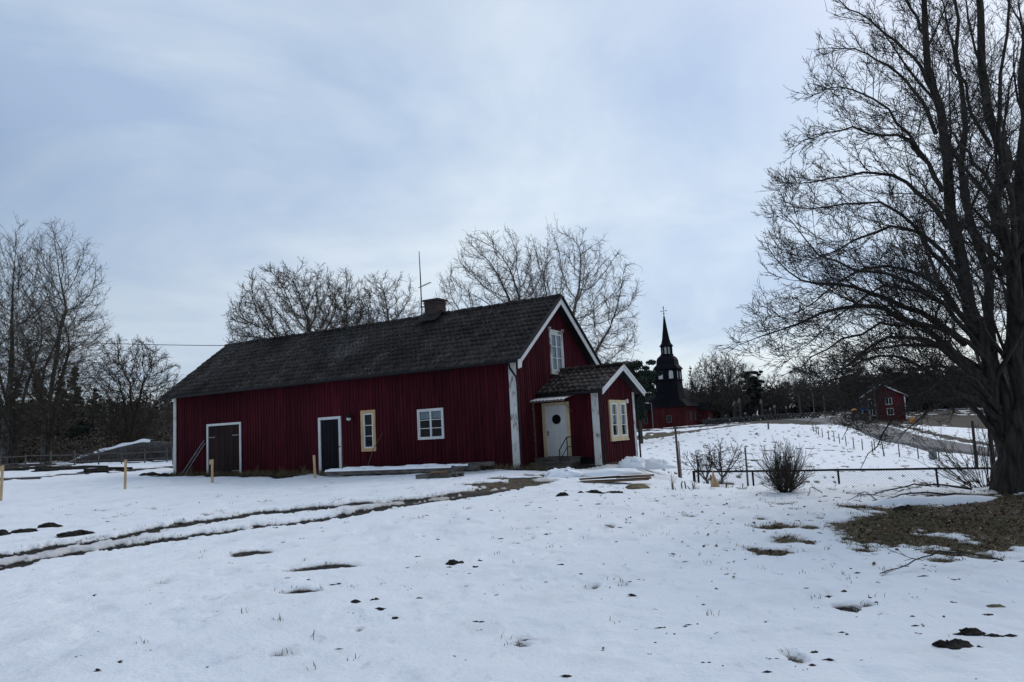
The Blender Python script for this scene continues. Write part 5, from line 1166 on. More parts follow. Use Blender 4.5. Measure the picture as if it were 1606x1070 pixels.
for i, (xa, xb, y, z, hh, lb) in enumerate(((-7.1, -1.35, -1.35, .11, .15, 'long snow covered beam lying along the wall, front one'), (-6.6, -.95, -1.0, .13, .17, 'long snow covered beam lying along the wall, rear one'), (-2.0, -.55, -.75, .22, .13, 'short grey beam end lying on the timbers near the white corner'))):
    c = hgz((xa+xb)/2, y); o = empty('timber_beam', (c[0], c[1], tz), HROT, lb, 'beam', GT); ln = (xb-xa)/2
    mb = MB(); mb.beam((-ln, 0, z), (ln, 0, z+.02), .22, hh); mb.build('beam', M['wood_grey'], o, bev=.012)
    if i < 2:
        mb = MB(); n = 60
        for s in range(n):
            x0 = -ln*.98+2*ln*.93*s/n; x1 = -ln*.98+2*ln*.93*(s+1)/n
            def hgt(t): return .06+.02*math.sin(t*2.3)+.012*math.sin(t*7+i)+.006*math.sin(t*19)
            ya, yb = -.13, .13; zb = z+hh/2+.006+.01*(x0/ln)
            mb.add([(x0, ya, zb-.02), (x1, ya, zb-.02), (x1, ya*.5, zb+hgt(x1)), (x0, ya*.5, zb+hgt(x0)), (x0, yb, zb+hgt(x0)*.9), (x1, yb, zb+hgt(x1)*.9), (x0, yb, zb-.02), (x1, yb, zb-.02)], [(0, 1, 2, 3), (3, 2, 5, 4), (4, 5, 7, 6)])
        mb.build('snow_cover', M['snow'], o, True)
c = GS(690, 752); o = empty('pallet', c, HROT-.05, 'small low wooden pallet with a block on it in front of the beams', 'pallet')
mb = MB()
for yy in (-.3, 0, .3): mb.beam((-.62, yy, .05), (.62, yy, .05), .09, .09)
for xx in np.linspace(-.56, .56, 6): mb.beam((xx, -.36, .107), (xx, .36, .107), .12, .02)
mb.build('slats', M['wood_grey'], o, bev=.003)
mb = MB(); mb.box(-.15, .3, -.25, .0, .12, .19); mb.build('block', M['wood_brown'], o, bev=.01)
# plank pile with snow
PB = GS(967, 760); pile = [(-.78, .75, -.28, .06, .03), (-.85, .55, -.1, .07, -.05), (-.6, .82, .08, .06, .06), (-.86, .1, .0, .13, .10), (.0, .80, -.16, .13, -.06), (-.5, .9, .2, .12, .04), (-.7, .6, .02, .19, -.03)]
for i, (xa, xb, y, z, sk) in enumerate(pile):
    o = empty('plank', (PB[0], PB[1], PB[2]), -.12, ['brown plank lowest at the front of the snowy plank pile', 'brown plank sticking out lowest at the left of the snowy plank pile', 'brown plank lowest at the back of the snowy plank pile', 'brown plank on the left middle layer of the snowy plank pile', 'brown plank on the right middle layer of the snowy plank pile', 'longest brown plank reaching out to the right of the plank pile', 'uppermost brown plank under the snow cap of the pile'][i], 'plank', 'planks in the pile before the porch')
    mb = MB(); mb.beam((xa, y-sk, z), (xb, y+sk, z+.01), .15, .035); mb.build('board', M['wood_brown'], o, bev=.003)
def snow_heap(loc, s, seed, label, group=None, amp=.3, name='snow_heap', mt='snow', rz=0, cat='snow heap', n=40, m_=14):
    b = lump(None, (seed*3.7, seed*1.9), *s, n=n, m_=m_, amp=amp); o = b.build(name, M[mt], None, True); o.location = tuple(map(float, loc)); o.rotation_euler = (0, 0, rz)
    return tag(o, label, cat, group)
snow_heap((PB[0]-.05, PB[1]+.02, PB[2]+.19), (.74, .32, .15), 3, 'flat cap of snow lying on the plank pile', amp=.3, rz=-.12, cat='snow')
GH = 'snow heaps shovelled up by the porch'
def clumpy(loc, sx, sy, h, seed, label, group=None, nb=16, rz=0):
    rng = random.Random(seed); mb = MB()
    base = lump(None, (seed*2.1, seed), sx, sy, h*.75, n=36, m_=12, amp=.35); mb.add(base.v, base.f)
    for i in range(nb):
        a = rng.uniform(-.95, .95); x = a*sx*.85; y = rng.uniform(-.5, .5)*sy; r_ = h*rng.uniform(.18, .36); z = h*.62*math.sqrt(max(0, 1-a*a))+rng.uniform(-.02, .06)*1
        l = lump(None, (rng.uniform(0, 50), rng.uniform(0, 50)), r_, r_, r_*.95, n=12, m_=6, amp=.4); mb.add([(p[0]+x, p[1]+y, p[2]+z-r_*.35) for p in l.v], l.f)
    o = mb.build('snow_heap', M['snow'], None, True); o.location = tuple(map(float, loc)); o.rotation_euler = (0, 0, rz); return tag(o, label, 'snow heap', group)
p = GS(885, 752); clumpy((p[0], p[1], p[2]-.02), .55, .35, .27, 5, 'small lumpy snow heap in front of the porch steps', GH, rz=-.3)
q = hgz(2.75, 2.4); clumpy((q[0]+.1, q[1]-.2, .27), .45, .4, .42, 6, 'tall lumpy snow heap against the white porch corner', GH)
q = hgz(3.0, 3.9); clumpy((q[0], q[1], .12), .75, .4, .42, 7, 'wide lumpy snow heap below the porch window', GH, rz=-.2)
p = GS(812, 748); clumpy((p[0], p[1]-.6, p[2]-.02), .7, .18, .07, 8, 'thin ridge of snow on the muddy drive before the steps', None, nb=5, rz=-.35)
# molehills, dark clods
def mole(u, v, du, hpx, label, seed, mt='soil', amp=.5, group='dark earth molehills in the snow', asp=.7, name='molehill', cat='molehill'):
    p = GS(u, v); w_ = du*p[1]/F; h = hpx*p[1]/F
    rng = random.Random(seed); mb = MB(); base = lump(None, (seed*1.3, seed*2.7), w_, w_*asp, h, n=40, m_=12, amp=amp); mb.add(base.v, base.f)
    for i in range(18):
        a = rng.uniform(0, 6.28); r_ = rng.uniform(.1, 1.0)**.5; s = w_*rng.uniform(.05, .14); l = lump(None, (rng.uniform(0, 50), rng.uniform(0, 50)), s, s, s*.9, n=8, m_=4, amp=.5)
        x, y = math.cos(a)*r_*w_*.95, math.sin(a)*r_*w_*asp*.95; z = h*.8*math.sqrt(max(0, 1-r_*r_)); mb.add([(p_[0]+x, p_[1]+y, p_[2]+z-s*.3) for p_ in l.v], l.f)
    o = mb.build(name, M[mt], None, False); o.location = (p[0], p[1], p[2]-.012); return tag(o, label, cat, group)
mole(1492, 1025, 29, 12, 'largest ragged black molehill near the lower right corner', 1, amp=.7)
mole(1524, 1005, 22, 9, 'second ragged black molehill just up and right of the largest one', 2, amp=.6)
mole(712, 890, 15, 7, 'small dark molehill in the middle of the snow', 3)
mole(745, 893, 6, 3, 'tiny dark clod just right of the molehill in mid snow', 4)
mole(1000, 769, 20, 8, 'smooth brown grassy mound right in front of the plank pile', 5, 'grass', .2, asp=.8)
mole(882, 783, 10, 6, 'brown earth clod leftmost in the row before the porch', 6); mole(911, 780, 5, 3, 'tiny dark clod in the row before the porch', 7)
mole(932, 779, 13, 5, 'dark flat earth clod in the middle of the row before the porch', 8); mole(963, 778, 14, 3, 'low dark grassy clod right in the row before the porch', 9)
mole(77, 830, 17, 6, 'rounded dark mound leftmost but two on the left lawn', 10); mole(36, 838, 20, 5, 'long low dark mound between two others on the left lawn', 11); mole(2, 842, 14, 8, 'dark mound cut by the left edge', 12); mole(120, 841, 27, 7, 'widest dark mound of the four on the left lawn', 13)
mole(558, 953, 8, 5, 'small brown clod below centre left with snow beside it', 14); mole(588, 951, 7, 4, 'small brown clod just right of its twin below centre left', 15); mole(620, 978, 7, 4, 'small brown clod with a grass blade near the bottom centre', 16)
mole(1418, 801, 16, 8, 'dark earth clump at the upper edge of the bare leafy ground', 17); mole(1565, 962, 13, 5, 'brown grassy clod above the molehills on the right', 18, 'grass', .5)
mole(1350, 965, 6, 3, 'tiny black clod in the snow at lower right', 19); mole(1246, 960, 5, 2.5, 'tiny brown clod left of the black one at lower right', 20)
mole(1547, 975, 12, 3, 'thin dark clod between the grassy clod and the molehills', 21); 
for i, (u, v, du) in enumerate(((70, 741, 20), (150, 741, 26), (235, 747, 16), (258, 746, 12), (105, 738, 30), (20, 740, 22), (190, 740, 14))):
    mole(u, v, du, 4, ['dark earth lump before the old fence, second from the left', 'long dark earth lump before the middle of the old fence', 'dark earth lump left of the one nearest the farmhouse corner', 'dark earth lump nearest the farmhouse corner', 'longest dark earth lump before the old fence', 'dark earth lump before the old fence at the left edge', 'small dark earth lump left of the tall pale stake'][i], 30+i, 'soil', .5, 'dark earth lumps by the old fence', .5, 'earth_lump', 'earth lump')

# ---------------------------------------------------------------- fence, posts
def chain_fence():
    pix = [(1088, 739.5, 27.5), (1180, 739, 25.6), (1314, 737, 24), (1468, 735, 22.6), (1640, 733, 21.4), (1840, 733, 20.4)]
    T = [at(u, v, k) for u, v, k in pix]; B_ = [np.array([t[0], t[1], t[2]-1.12]) for t in T]
    o = empty('chain_link_fence', B_[0], 0, 'low chain link fence with black rail and posts between the bush and the huge tree', 'fence'); off = T[0]-V3(0, 0, 1.12)
    for i, (t, b) in enumerate(zip(T, B_)):
        mb = MB(); mb.tube([b-off-V3(0, 0, .3), t-off+V3(0, 0, .02)], .032 if i else .05, 8); mb.build('post', M['metal_dark'], o)
    mb = MB()
    for a, b in zip(T[:-1], T[1:]): mb.tube([a-off, (a+b)/2-off-V3(0, 0, .01), b-off], .034, 8)
    mb.build('rail', M['metal_dark'], o)
    mb = MB()
    for a, b in zip(T[:-1], T[1:]):
        L = np.linalg.norm(b-a); n = int(L/.075); hgt = 1.06; m_ = 14
        for i in range(n+14):
            for sg in (1, -1):
                x0 = i*L/n - (hgt if sg > 0 else 0); x1 = x0+sg*hgt*1.0 if sg > 0 else x0-hgt; z0, z1 = -1.08, -.02
                xa, xb = x0, x1; ta, tb = 0.0, 1.0
                lo, hi = min(xa, xb), max(xa, xb)
                if hi < 0 or lo > L: continue
                def cl(t): return t
                if xb != xa:
                    t0 = (0-xa)/(xb-xa); t1 = (L-xa)/(xb-xa)
                    ta = max(0, min(t0, t1)); tb = min(1, max(t0, t1))
                if tb-ta < .02: continue
                d = (b-a)/L
                p0 = a-off+d*(xa+(xb-xa)*ta)+V3(0, 0, z0+(z1-z0)*ta); p1 = a-off+d*(xa+(xb-xa)*tb)+V3(0, 0, z0+(z1-z0)*tb)
                mb.tube([p0, p1], .0028, 3, False)
    mb.build('wire_mesh', M['metal_grey'], o)
chain_fence()
def post_at(u, vb, vt, k, rad, label, mt='metal_dark', name='post', cat='post', group=None, lean=0, top=None):
    b = at(u, vb, k); t_ = at(u+lean, vt, k); g = hz(b[0], b[1]); o = empty(name, (b[0], b[1], g), 0, label, cat, group)
    h = t_[2]-g; mb = MB(); mb.tube([(0, 0, -.2), ((t_[0]-b[0]), 0, h)], [rad, rad*.8], 8); mb.build('shaft', M[mt], o)
    if top == 'cap': mb = MB(); mb.tube([((t_[0]-b[0]), 0, h), ((t_[0]-b[0]), 0, h+.05)], rad*1.6, 8); mb.build('cap', M[mt], o)
    return o
GP = 'pair of tall clothes line posts'
post_at(1066, 750, 672, 29, .05, 'tall rusty post right of the porch, the taller one', 'rust', 'tall_post', 'post', GP, lean=-5, top='cap')
post_at(1068.5, 746, 692, 30, .03, 'thin shorter pole right beside the tall rusty post', 'metal_grey', 'tall_post', 'post', GP, lean=-3)
post_at(1095, 752, 725, 27.2, .04, 'short dark post at the end of the chain link fence', 'metal_dark', 'short_post')
post_at(1117, 762, 745, 22, .03, 'short leaning dark stake beside the wrapped plant', 'wood_grey', 'short_stake', 'stake', lean=-2)
# small bits in the snow right of the mound
p = GS(1122, 767); o = tag(MB().lathe([(.11, -.02), (.08, .1), (.03, .25), (.008, .36)], 12).build('wrapped_plant', M['wood_stake'], None, True), 'small pale conical cover over a plant before the fence', 'plant cover'); o.location = tuple(p); o.rotation_euler = (0.05, -.1, 0)
o = tag(MB().tube([(-.22, 0, 0), (-.22, 0, .2), (.12, 0, .2), (.2, 0, .05)], .022, 6).build('bent_pipe', M['metal_dark'], None), 'short bent dark pipe sticking out of the snow beside the porch', 'pipe'); p = at(1019, 741, 27); o.location = (p[0], p[1], zs(p[0], p[1])-.02)
for i, (u, lb) in enumerate(((1070, 'short curved stump of a hoop in the snow, left one'), (1076, 'short curved stump of a hoop in the snow, right one'))):
    p = GS(u, 769); o = tag(MB().tube([(0, 0, -.02), (-.01, 0, .1), (.02-.04*i, 0, .16)], .014, 6).build('hoop_stump', M['wood_grey'], None), lb, 'stake', 'curved hoop stumps'); o.location = tuple(p)
def weed(u, v, h, seed, label, n=7):
    p = GS(u, v); rng = random.Random(seed); mb = MB()
    for i in range(n):
        a = rng.uniform(0, 6.28); s = rng.uniform(.05, .4)*h; q = (math.cos(a)*s, math.sin(a)*s, h*rng.uniform(.5, 1)); mb.tube([(0, 0, -.02), (q[0]*.35, q[1]*.35, q[2]*.6), q], [.006, .004, .002], 4)
    for i in range(14):
        a = rng.uniform(0, 6.28); s = rng.uniform(0, .12); mb.tube([(math.cos(a)*s, math.sin(a)*s, -.01), (math.cos(a)*(s+.05), math.sin(a)*(s+.05), rng.uniform(.01, .08))], [.008, .002], 3)
    o = mb.build('dry_weed', M['grass'], None); o.location = tuple(p); return tag(o, label, 'weed', 'dry weeds sticking out of the snow')
weed(1055, 771, .42, 1, 'tall pale dry stalk right of the brown mound'); weed(1088, 770, .25, 2, 'low dry weed between the hoop stumps and the wrapped plant', 9); weed(1140, 768, .2, 3, 'low dry weed right of the wrapped plant'); weed(1165, 770, .16, 4, 'low dry weed left of the leafless bush')
weed(858, 745, .25, 5, 'dry weed by the muddy drive near the steps')
for i, (u, v, lb) in enumerate(((402, 747, 'dry weeds at the wall right of the barn doors'), (440, 747, 'dry weeds at the wall midway between the doors'), (475, 747, 'dry weeds at the wall left of the brownish stake'), (540, 744, 'dry weeds at the wall right of the black plank door'), (575, 741, 'dry weeds below the narrow window'), (300, 747, 'dry weeds at the left foot of the barn doors'))): weed(u, v, .42, 20+i, lb, 16)
# fallen branches
def fallen(seed, loc, L, rz, label, n=9, th=.022):
    rng = np.random.default_rng(seed); pts = [V3(0, 0, .06), V3(-L*.25, .02, .16), V3(-L*.5, .05, .20), V3(-L*.75, -.05, .1), V3(-L, -.1, .05)]
    lv = [dict(m=n, f0=.15, ang=.7, ratio=.3, n=5, wob=.12, trop=.0, minL=.1, flat=.5), dict(m=6, f0=.15, ang=.7, ratio=.45, n=4, wob=.14, trop=.0, minL=.06, flat=.4), dict(m=3, f0=.2, ang=.7, ratio=.5, n=3, wob=.14, trop=0, minL=.05)]
    (tv, tq), (cv, cq) = tree_meshes(seed, [(pts, th, .005)], None, lv, twig_r=.0045, sides=(7, 4, 3, 3)); cv[:, 2] = np.abs(cv[:, 2])*.75+.005
    e = empty('fallen_branch', loc, rz, label, 'branch', 'fallen branches on the snow'); link(np_mesh('limb', tv, tq), 'limb', M['bark_big'], e, True); link(np_mesh('twigs', cv, cq), 'twigs', M['twig_big'], e)
def snow_arm():
    mb = MB(); pix = [(1562, 781), (1535, 786), (1500, 791), (1465, 793), (1425, 794), (1385, 795), (1350, 797)]; P = [GS(u, v) for u, v in pix]; c = P[3]
    mb.tube([q-c+V3(0, 0, -.03) for q in P], [.05, .13, .17, .15, .14, .1, .03], 10); o = mb.build('snow_ridge', M['snow'], None, True); o.location = tuple(c)
    tag(o, 'long low ridge of snow running left from the foot of the huge tree', 'snow ridge')
snow_arm()
p = GS(1525, 777); fallen(101, p, 2.2, .02, 'fallen branch arching up on the snow left of the huge tree'); p = GS(1528, 785); fallen(102, p, 2.0, -.06, 'fallen branch lying low in front of the arching one'); p = GS(1290, 782); fallen(103, p, .5, .5, 'short fallen branch beside the leafless bush', 5, .008); p = GS(1375, 795); fallen(104, p, .45, -.9, 'small fallen twig left of the bare leafy ground', 4, .008)
p = GS(1575, 895); fallen(118, p, 1.4, .12, 'thin fallen branch on the snow below the bare leafy ground', 5, .009)
# rubbish pile beyond the fence
p = at(1172, 716, 42); g = hz(p[0], p[1]); o = snow_heap((p[0], p[1], g), (.65, .5, .38), 12, 'dark heap of soil and brush beyond the fence', amp=.4, name='brush_heap', mt='soil', cat='heap'); 
post_at(1169, 716, 702, 42.3, .06, 'dark stake sticking up from the brush heap', 'wood_grey', 'short_stake', 'stake')
tree_obj('bush', (at(1134, 727, 37)[0], at(1134, 727, 37)[1], hz(*at(1134, 727, 37)[:2])), 0, *shrub(99, .8, .4, 30, 'twig_big', .008, .1, m=5), M['rust'], M['rust'], 'small reddish brown bush right of the crooked fruit trees', cat='bush', tname='stem', cname='twigs')
# ---------------------------------------------------------------- old fence far left, snowy arch mound
def old_fence():
    a = at(-40, 724, 46); b = at(262, 716, 50); o = empty('rail_fence', (a[0], a[1], hz(a[0], a[1])), 0, 'old grey rail fence before the trees at the far left', 'fence'); n = 9; tops = []
    for i in range(n):
        q = a+(b-a)*i/(n-1); g = hz(q[0], q[1]); mb = MB(); mb.tube([(q[0]-a[0], q[1]-a[1], g-o.location[2]-.3), (q[0]-a[0]+.03*math.sin(i*3), q[1]-a[1], g-o.location[2]+.9+.1*math.sin(i*5))], .045, 6); mb.build('post', M['wood_grey'], o); tops.append((q[0]-a[0], q[1]-a[1], g-o.location[2]))
    for z in (.3, .72):
        for i in range(n-1): mb = MB(); p0, p1 = tops[i], tops[i+1]; mb.beam((p0[0], p0[1]-.07, p0[2]+z+.03*math.sin(i*4)), (p1[0], p1[1]-.07, p1[2]+z), .03, .06); mb.build('rail', M['wood_grey'], o)
old_fence()
def arch():
    c = at(200, 735, 57); g = hz(c[0], c[1]); o = empty('snowy_bank', (c[0], c[1], g-.1), .06, 'brushy mound with a curved ridge of snow on top left of the farmhouse', 'mound'); o.scale = (1, 1, .84)
    xs = np.linspace(-5.2, 4.6, 60); prof = np.interp(xs, [-5.2, -4.2, -3.2, -2.2, -.5, 1.2, 2.4, 4.6], [.05, .25, .7, 1.05, 1.5, 1.85, 1.75, 1.6])
    V = []; m_ = 9
    for j in range(m_):
        f = j/(m_-1); y = -1.6+3.2*f; s = math.sin(PI*f)**.6
        for i, x in enumerate(xs): V.append((x, y, prof[i]*s+.12*(float(fbm(np.array([x*1.3]), np.array([y*1.7]), 5, 4)[0])-.5)))
    idx = np.arange(len(V)).reshape(m_, 60); Q = np.stack([idx[:-1, :-1], idx[:-1, 1:], idx[1:, 1:], idx[1:, :-1]], -1).reshape(-1, 4)
    link(np_mesh('mound', np.array(V), Q), 'mound', M['stone_dark'], o)
    mb = MB()
    for i in range(0, 42):
        x0, x1 = xs[i], xs[i+1]; z0, z1 = prof[i]+.04, prof[i+1]+.04; t0 = .13+.05*math.sin(i*.7); 
        w0 = .45
        mb.add([(x0, -w0, z0-.12), (x1, -w0, z1-.12), (x1, -w0*.6, z1+t0), (x0, -w0*.6, z0+t0), (x0, w0, z0+t0), (x1, w0, z1+t0)], [(0, 1, 2, 3), (3, 2, 5, 4)])
    mb.build('snow_ridge', M['snow'], o, True)
    st, tw = shrub(120, 1.2, 2.2, 160, 'twig', .012, 2.0, m=5, spread=1.1, lvl=1); st = (st[0]*V3(1.9, .8, .9)+V3(.6, -.9, .3), st[1]); tw = (tw[0]*V3(1.9, .8, .9)+V3(.6, -.9, .3), tw[1])
    link(np_mesh('brush', *joinm([st, tw])), 'brush', M['twig_far'], o)
arch()
# timber debris before the old fence
def log(u, v, L, rz, label, r_=.09, k=None):
    p = GS(u, v); o = empty('log', p, rz, label, 'log', 'logs and branches dumped before the old fence'); mb = MB(); mb.tube([(-L/2, 0, .06), (0, .04, .1), (L/2, 0, .05)], [r_, r_*.9, r_*.6], 7); mb.build('stem', M['bark_big'], o, True)
log(60, 737, 3.6, .1, 'long dark log lying before the old fence at the far left'); log(130, 736, 3.0, -.15, 'dark log lying before the middle of the old fence'); log(170, 739, 2.2, .3, 'short dark log left of the tall pale stake'); log(95, 739, 2.6, .05, 'dark log between the two longer ones by the old fence', .07)
# ---------------------------------------------------------------- power cable
a = np.array(hw(-L_-.1, W_/2, HR+.15)); b = at(0, 520, 42); c = a+(b-a)*2.1
mb = MB(); pts = []
for t in np.linspace(0, 1, 30): q = a+(c-a)*t; pts.append((q[0], q[1], q[2]-1.1*4*t*(1-t)*.35))
mb.tube(pts, .016, 5); tag(mb.build('power_cable', M['metal_dark'], None), 'thin black cable running from the left roof end out of view', 'cable')
mb = MB(); mb.tube([(-L_-.1, W_/2, HR+.1), (-L_-.12, W_/2, HR+.42), (-L_-.3, W_/2, HR+.6)], .012, 5); mb.tube([(-L_+.1, W_/2, HR+.1), (-L_+.12, W_/2, HR+.55)], .01, 5); mb.build('cable_bracket', M['metal_dark'], hs)

# ================================================================ CHURCH
def church():
    k = 190; s = k/F; c = at(1050, 672, k); base = hz(c[0], c[1]); base = c[2]
    o = empty('church', (c[0], c[1], base), R(-26), 'old red wooden church with black shingled roof and tall tower with a slender spire', 'church')
    # body: local x across, y back
    hb = 4.3; dp = 24; wz = 5.6
    bx = MB()
    def wallm(fn, a0, a1, z0, top): boards(bx, fn, a0, a1, z0, top, [], bw=.45)
    wallm(lambda a, o_, z: (a, -o_, z), -hb, hb, -1, flat(wz)); wallm(lambda a, o_, z: (hb+o_, a, z), 0, dp, -1, flat(wz)); wallm(lambda a, o_, z: (-hb-o_, a, z), 0, dp, -1, flat(wz)); wallm(lambda a, o_, z: (a, dp+o_, z), -hb, hb, -1, flat(wz))
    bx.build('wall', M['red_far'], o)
    e = .5; m1 = MB(); rz_ = 10.6
    m1.add([(-hb-e, -e, wz-.3), (hb+e, -e, wz-.3), (hb+e, dp+e, wz-.3), (-hb-e, dp+e, wz-.3), (0, 4.0, rz_), (0, dp-3, rz_)], [(0, 1, 4), (1, 2, 5, 4), (2, 3, 5), (3, 0, 4, 5), (0, 3, 2, 1)]); m1.build('roof', M['black_wood'], o)
    # side chapel to the left, lower
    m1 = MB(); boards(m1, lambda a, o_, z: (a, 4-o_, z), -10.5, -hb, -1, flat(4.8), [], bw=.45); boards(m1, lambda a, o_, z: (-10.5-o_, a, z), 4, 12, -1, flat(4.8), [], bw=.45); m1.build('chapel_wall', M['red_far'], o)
    m1 = MB(); m1.add([(-11, 3.5, 4.6), (-hb, 3.5, 4.6), (-hb, 12.5, 4.6), (-11, 12.5, 4.6), (-8.0, 8, 8.2), (-2.5, 8, 9.6)], [(0, 1, 5, 4), (1, 2, 5), (2, 3, 4, 5), (3, 0, 4), (0, 3, 2, 1)]); m1.build('chapel_roof', M['black_wood'], o)
    # porch side annex right
    m1 = MB(); m1.box(hb+.05, hb+2.6, 13, 19, -1, 4.2); m1.build('vestry', M['red_far'], o); m1 = MB(); m1.add([(hb, 12.6, 4.2), (hb+3, 12.6, 4.2), (hb+3, 19.4, 4.2), (hb, 19.4, 4.2), (hb, 16, 6.4), (hb+2.8, 16, 6.4)], [(0, 1, 5, 4), (1, 2, 5), (2, 3, 4, 5), (0, 4, 3), (0, 3, 2, 1)]); m1.build('vestry_roof', M['black_wood'], o)
    def cwin(fn, a, z, w_=.95, h=1.5):
        mb = MB(); frame(mb, fn, a-w_/2-.12, a+w_/2+.12, z-.12, z+h+.12, .14, .03, .12); mb.box(a-.04, a+.04, .03, .10, z, z+h, fn)
        for q in (1, 2): mb.box(a-w_/2, a+w_/2, .04, .09, z+h*q/3-.025, z+h*q/3+.025, fn)
        wn = mb.build('window', M['concrete'], o); mb = MB(); mb.box(a-w_/2, a+w_/2, .026, .05, z, z+h, fn); mb.build('pane', M['interior'], wn)
    ff = lambda a, o_, z: (a, -o_, z); fs_ = lambda a, o_, z: (hb+o_, a, z)
    cwin(ff, .1, 1.55); cwin(lambda a, o_, z: (a, 4-o_, z), -7.0, 1.5, .8, 1.3)
    for y in (5, 10, 22): cwin(fs_, y, 1.9, 1.0, 1.9)
    # tower
    tw = 2.75; ty = 3.0
    def sq(z0, z1, r0, r1, name, mt='black_wood'):
        mb = MB(); mb.hexa([(-r0, ty-r0, z0), (r0, ty-r0, z0), (r0, ty+r0, z0), (-r0, ty+r0, z0), (-r1, ty-r1, z1), (r1, ty-r1, z1), (r1, ty+r1, z1), (-r1, ty+r1, z1)]); return mb.build(name, M[mt], o)
    sq(5.5, 8.6, 3.3, 2.9, 'tower_skirt'); sq(8.6, 11.9, 2.85, 2.7, 'tower_shaft')
    # belfry with openings: corner posts, louvres
    mb = MB(); r_ = tw; zz0, zz1 = 11.9, 15.0
    mb.box(-r_-.25, r_+.25, ty-r_-.25, ty+r_+.25, 11.9, 12.15); mb.box(-r_-.3, r_+.3, ty-r_-.3, ty+r_+.3, 14.75, 15.0)
    for side in range(4):
        ca, sa = [(1, 0), (0, 1), (-1, 0), (0, -1)][side]
        def fn(a, o_, z): x, y = a, -(r_+o_); return (x*ca-y*sa, ty+x*sa+y*ca, z)
        for a0, a1 in ((-r_, -1.9), (-.75, .75), (1.9, r_)): mb.box(a0, a1, -.2, .0, 12.151, 14.749, fn)
        mb.box(-r_+.2, r_-.2, -.2, 0, 12.151, 12.35, fn); 
        for cx in (-1.325, 1.325):   # arched heads
            n = 8; w2 = .575
            for i in range(n):
                t0, t1 = PI*i/n, PI*(i+1)/n; x0, x1 = cx+w2*math.cos(t0), cx+w2*math.cos(t1); z0, z1 = 13.85+w2*math.sin(t0), 13.85+w2*math.sin(t1)
                mb.hexa([fn(x1, -.2, z1), fn(x0, -.2, z0), fn(x0, 0, z0), fn(x1, 0, z1), fn(x1, -.2, 14.749), fn(x0, -.2, 14.749), fn(x0, 0, 14.749), fn(x1, 0, 14.749)])
    mb.build('belfry', M['black_wood'], o)
    mb = MB(); r3 = r_-.28
    for side in range(4):
        ca, sa = [(1, 0), (0, 1), (-1, 0), (0, -1)][side]
        for cx in (-1.325, 1.325):
            def fn2(a, o_, z): x, y = a, -(r_-.12+o_); return (x*ca-y*sa, ty+x*sa+y*ca, z)
            mb.box(cx-.57, cx+.57, -.05, 0, 12.36, 14.4, fn2)
    mb.build('belfry_shutter', M['white_clean'], o)
    # bell shaped dome
    mb = MB(); prof = [(3.15, 15.0), (2.95, 15.35), (2.45, 15.95), (2.35, 16.6), (2.3, 17.2), (2.05, 17.8), (1.6, 18.25), (1.45, 18.35)]
    mb.lathe([(a*1.36, z) for a, z in prof], 4, 0, ty, PI/4); d = mb.build('dome', M['black_wood'], o)
    # a softer octagonal look
    mb = MB(); mb.lathe([(1.55, 18.35), (1.7, 18.5), (1.7, 18.7), (1.5, 18.72)], 8, 0, ty, PI/8); mb.lathe([(1.5, 20.6), (1.75, 20.7), (1.75, 20.85)], 8, 0, ty, PI/8)
    for i in range(8):
        a = PI/8+i*PI/4; mb.tube([(1.3*math.cos(a), ty+1.3*math.sin(a), 18.7), (1.3*math.cos(a), ty+1.3*math.sin(a), 20.62)], .2, 6)
    mb.build('lantern', M['black_wood'], o)
    mb = MB(); mb.lathe([(1.1, 18.73), (1.1, 20.55)], 8, 0, ty, PI/8); mb.build('lantern_shutter', M['white_clean'], o)
    mb = MB(); mb.lathe([(1.75, 20.86), (1.25, 21.5), (.95, 22.6), (.55, 25.4), (.2, 28.3), (.06, 28.9)], 8, 0, ty, PI/8); mb.build('spire', M['black_wood'], o)
    mb = MB(); mb.tube([(0, ty, 28.7), (0, ty, 31.2)], .07, 6); mb.tube([(-.7, ty, 29.9), (.7, ty, 29.9)], .06, 6); mb.lathe([(.05, 29.0), (.22, 29.15), (.22, 29.3), (.05, 29.4)], 8, 0, ty); mb.lathe([(.05, 30.5), (.2, 30.7), (.05, 30.95)], 8, 0, ty)
    for q in (-.7, .7): mb.lathe([(.04, 29.75), (.14, 29.9), (.04, 30.05)], 6, q, ty)
    mb.build('vane', M['metal_dark'], o)
church()
# street lamp by the church, benches of snow, gravestones, wall
def lamp(u, vb, vt, k, label):
    b = at(u, vb, k); t_ = at(u, vt, k); g = hz(b[0], b[1]); o = empty('street_lamp', (b[0], b[1], g), 0, label, 'street lamp'); h = t_[2]-g
    mb = MB(); mb.tube([(0, 0, -.2), (0, 0, h), (-.6, 0, h+.15)], [.1, .07, .05], 7); mb.build('pole', M['metal_grey'], o); mb = MB(); mb.box(-1.1, -.5, -.15, .15, h+.08, h+.26); mb.build('lamp_head', M['white_clean'], o, bev=.03)
lamp(1025, 678, 633, 150, 'grey street lamp before the left part of the church')
GG = 'gravestones and monuments beside the church'
GSL = ['small pale topped gravestone nearest the church', 'short grey gravestone second from the church', 'tall narrow grave monument with pale top, left of its twin', 'tallest narrow grave monument with pale top', 'squat grey gravestone right of the tall pair', 'low gravestone midway along the churchyard', 'dark upright gravestone with a pointed top', 'pale edged gravestone left of the last broad one', 'broad gravestone with pale top', 'last gravestone before the road crest']
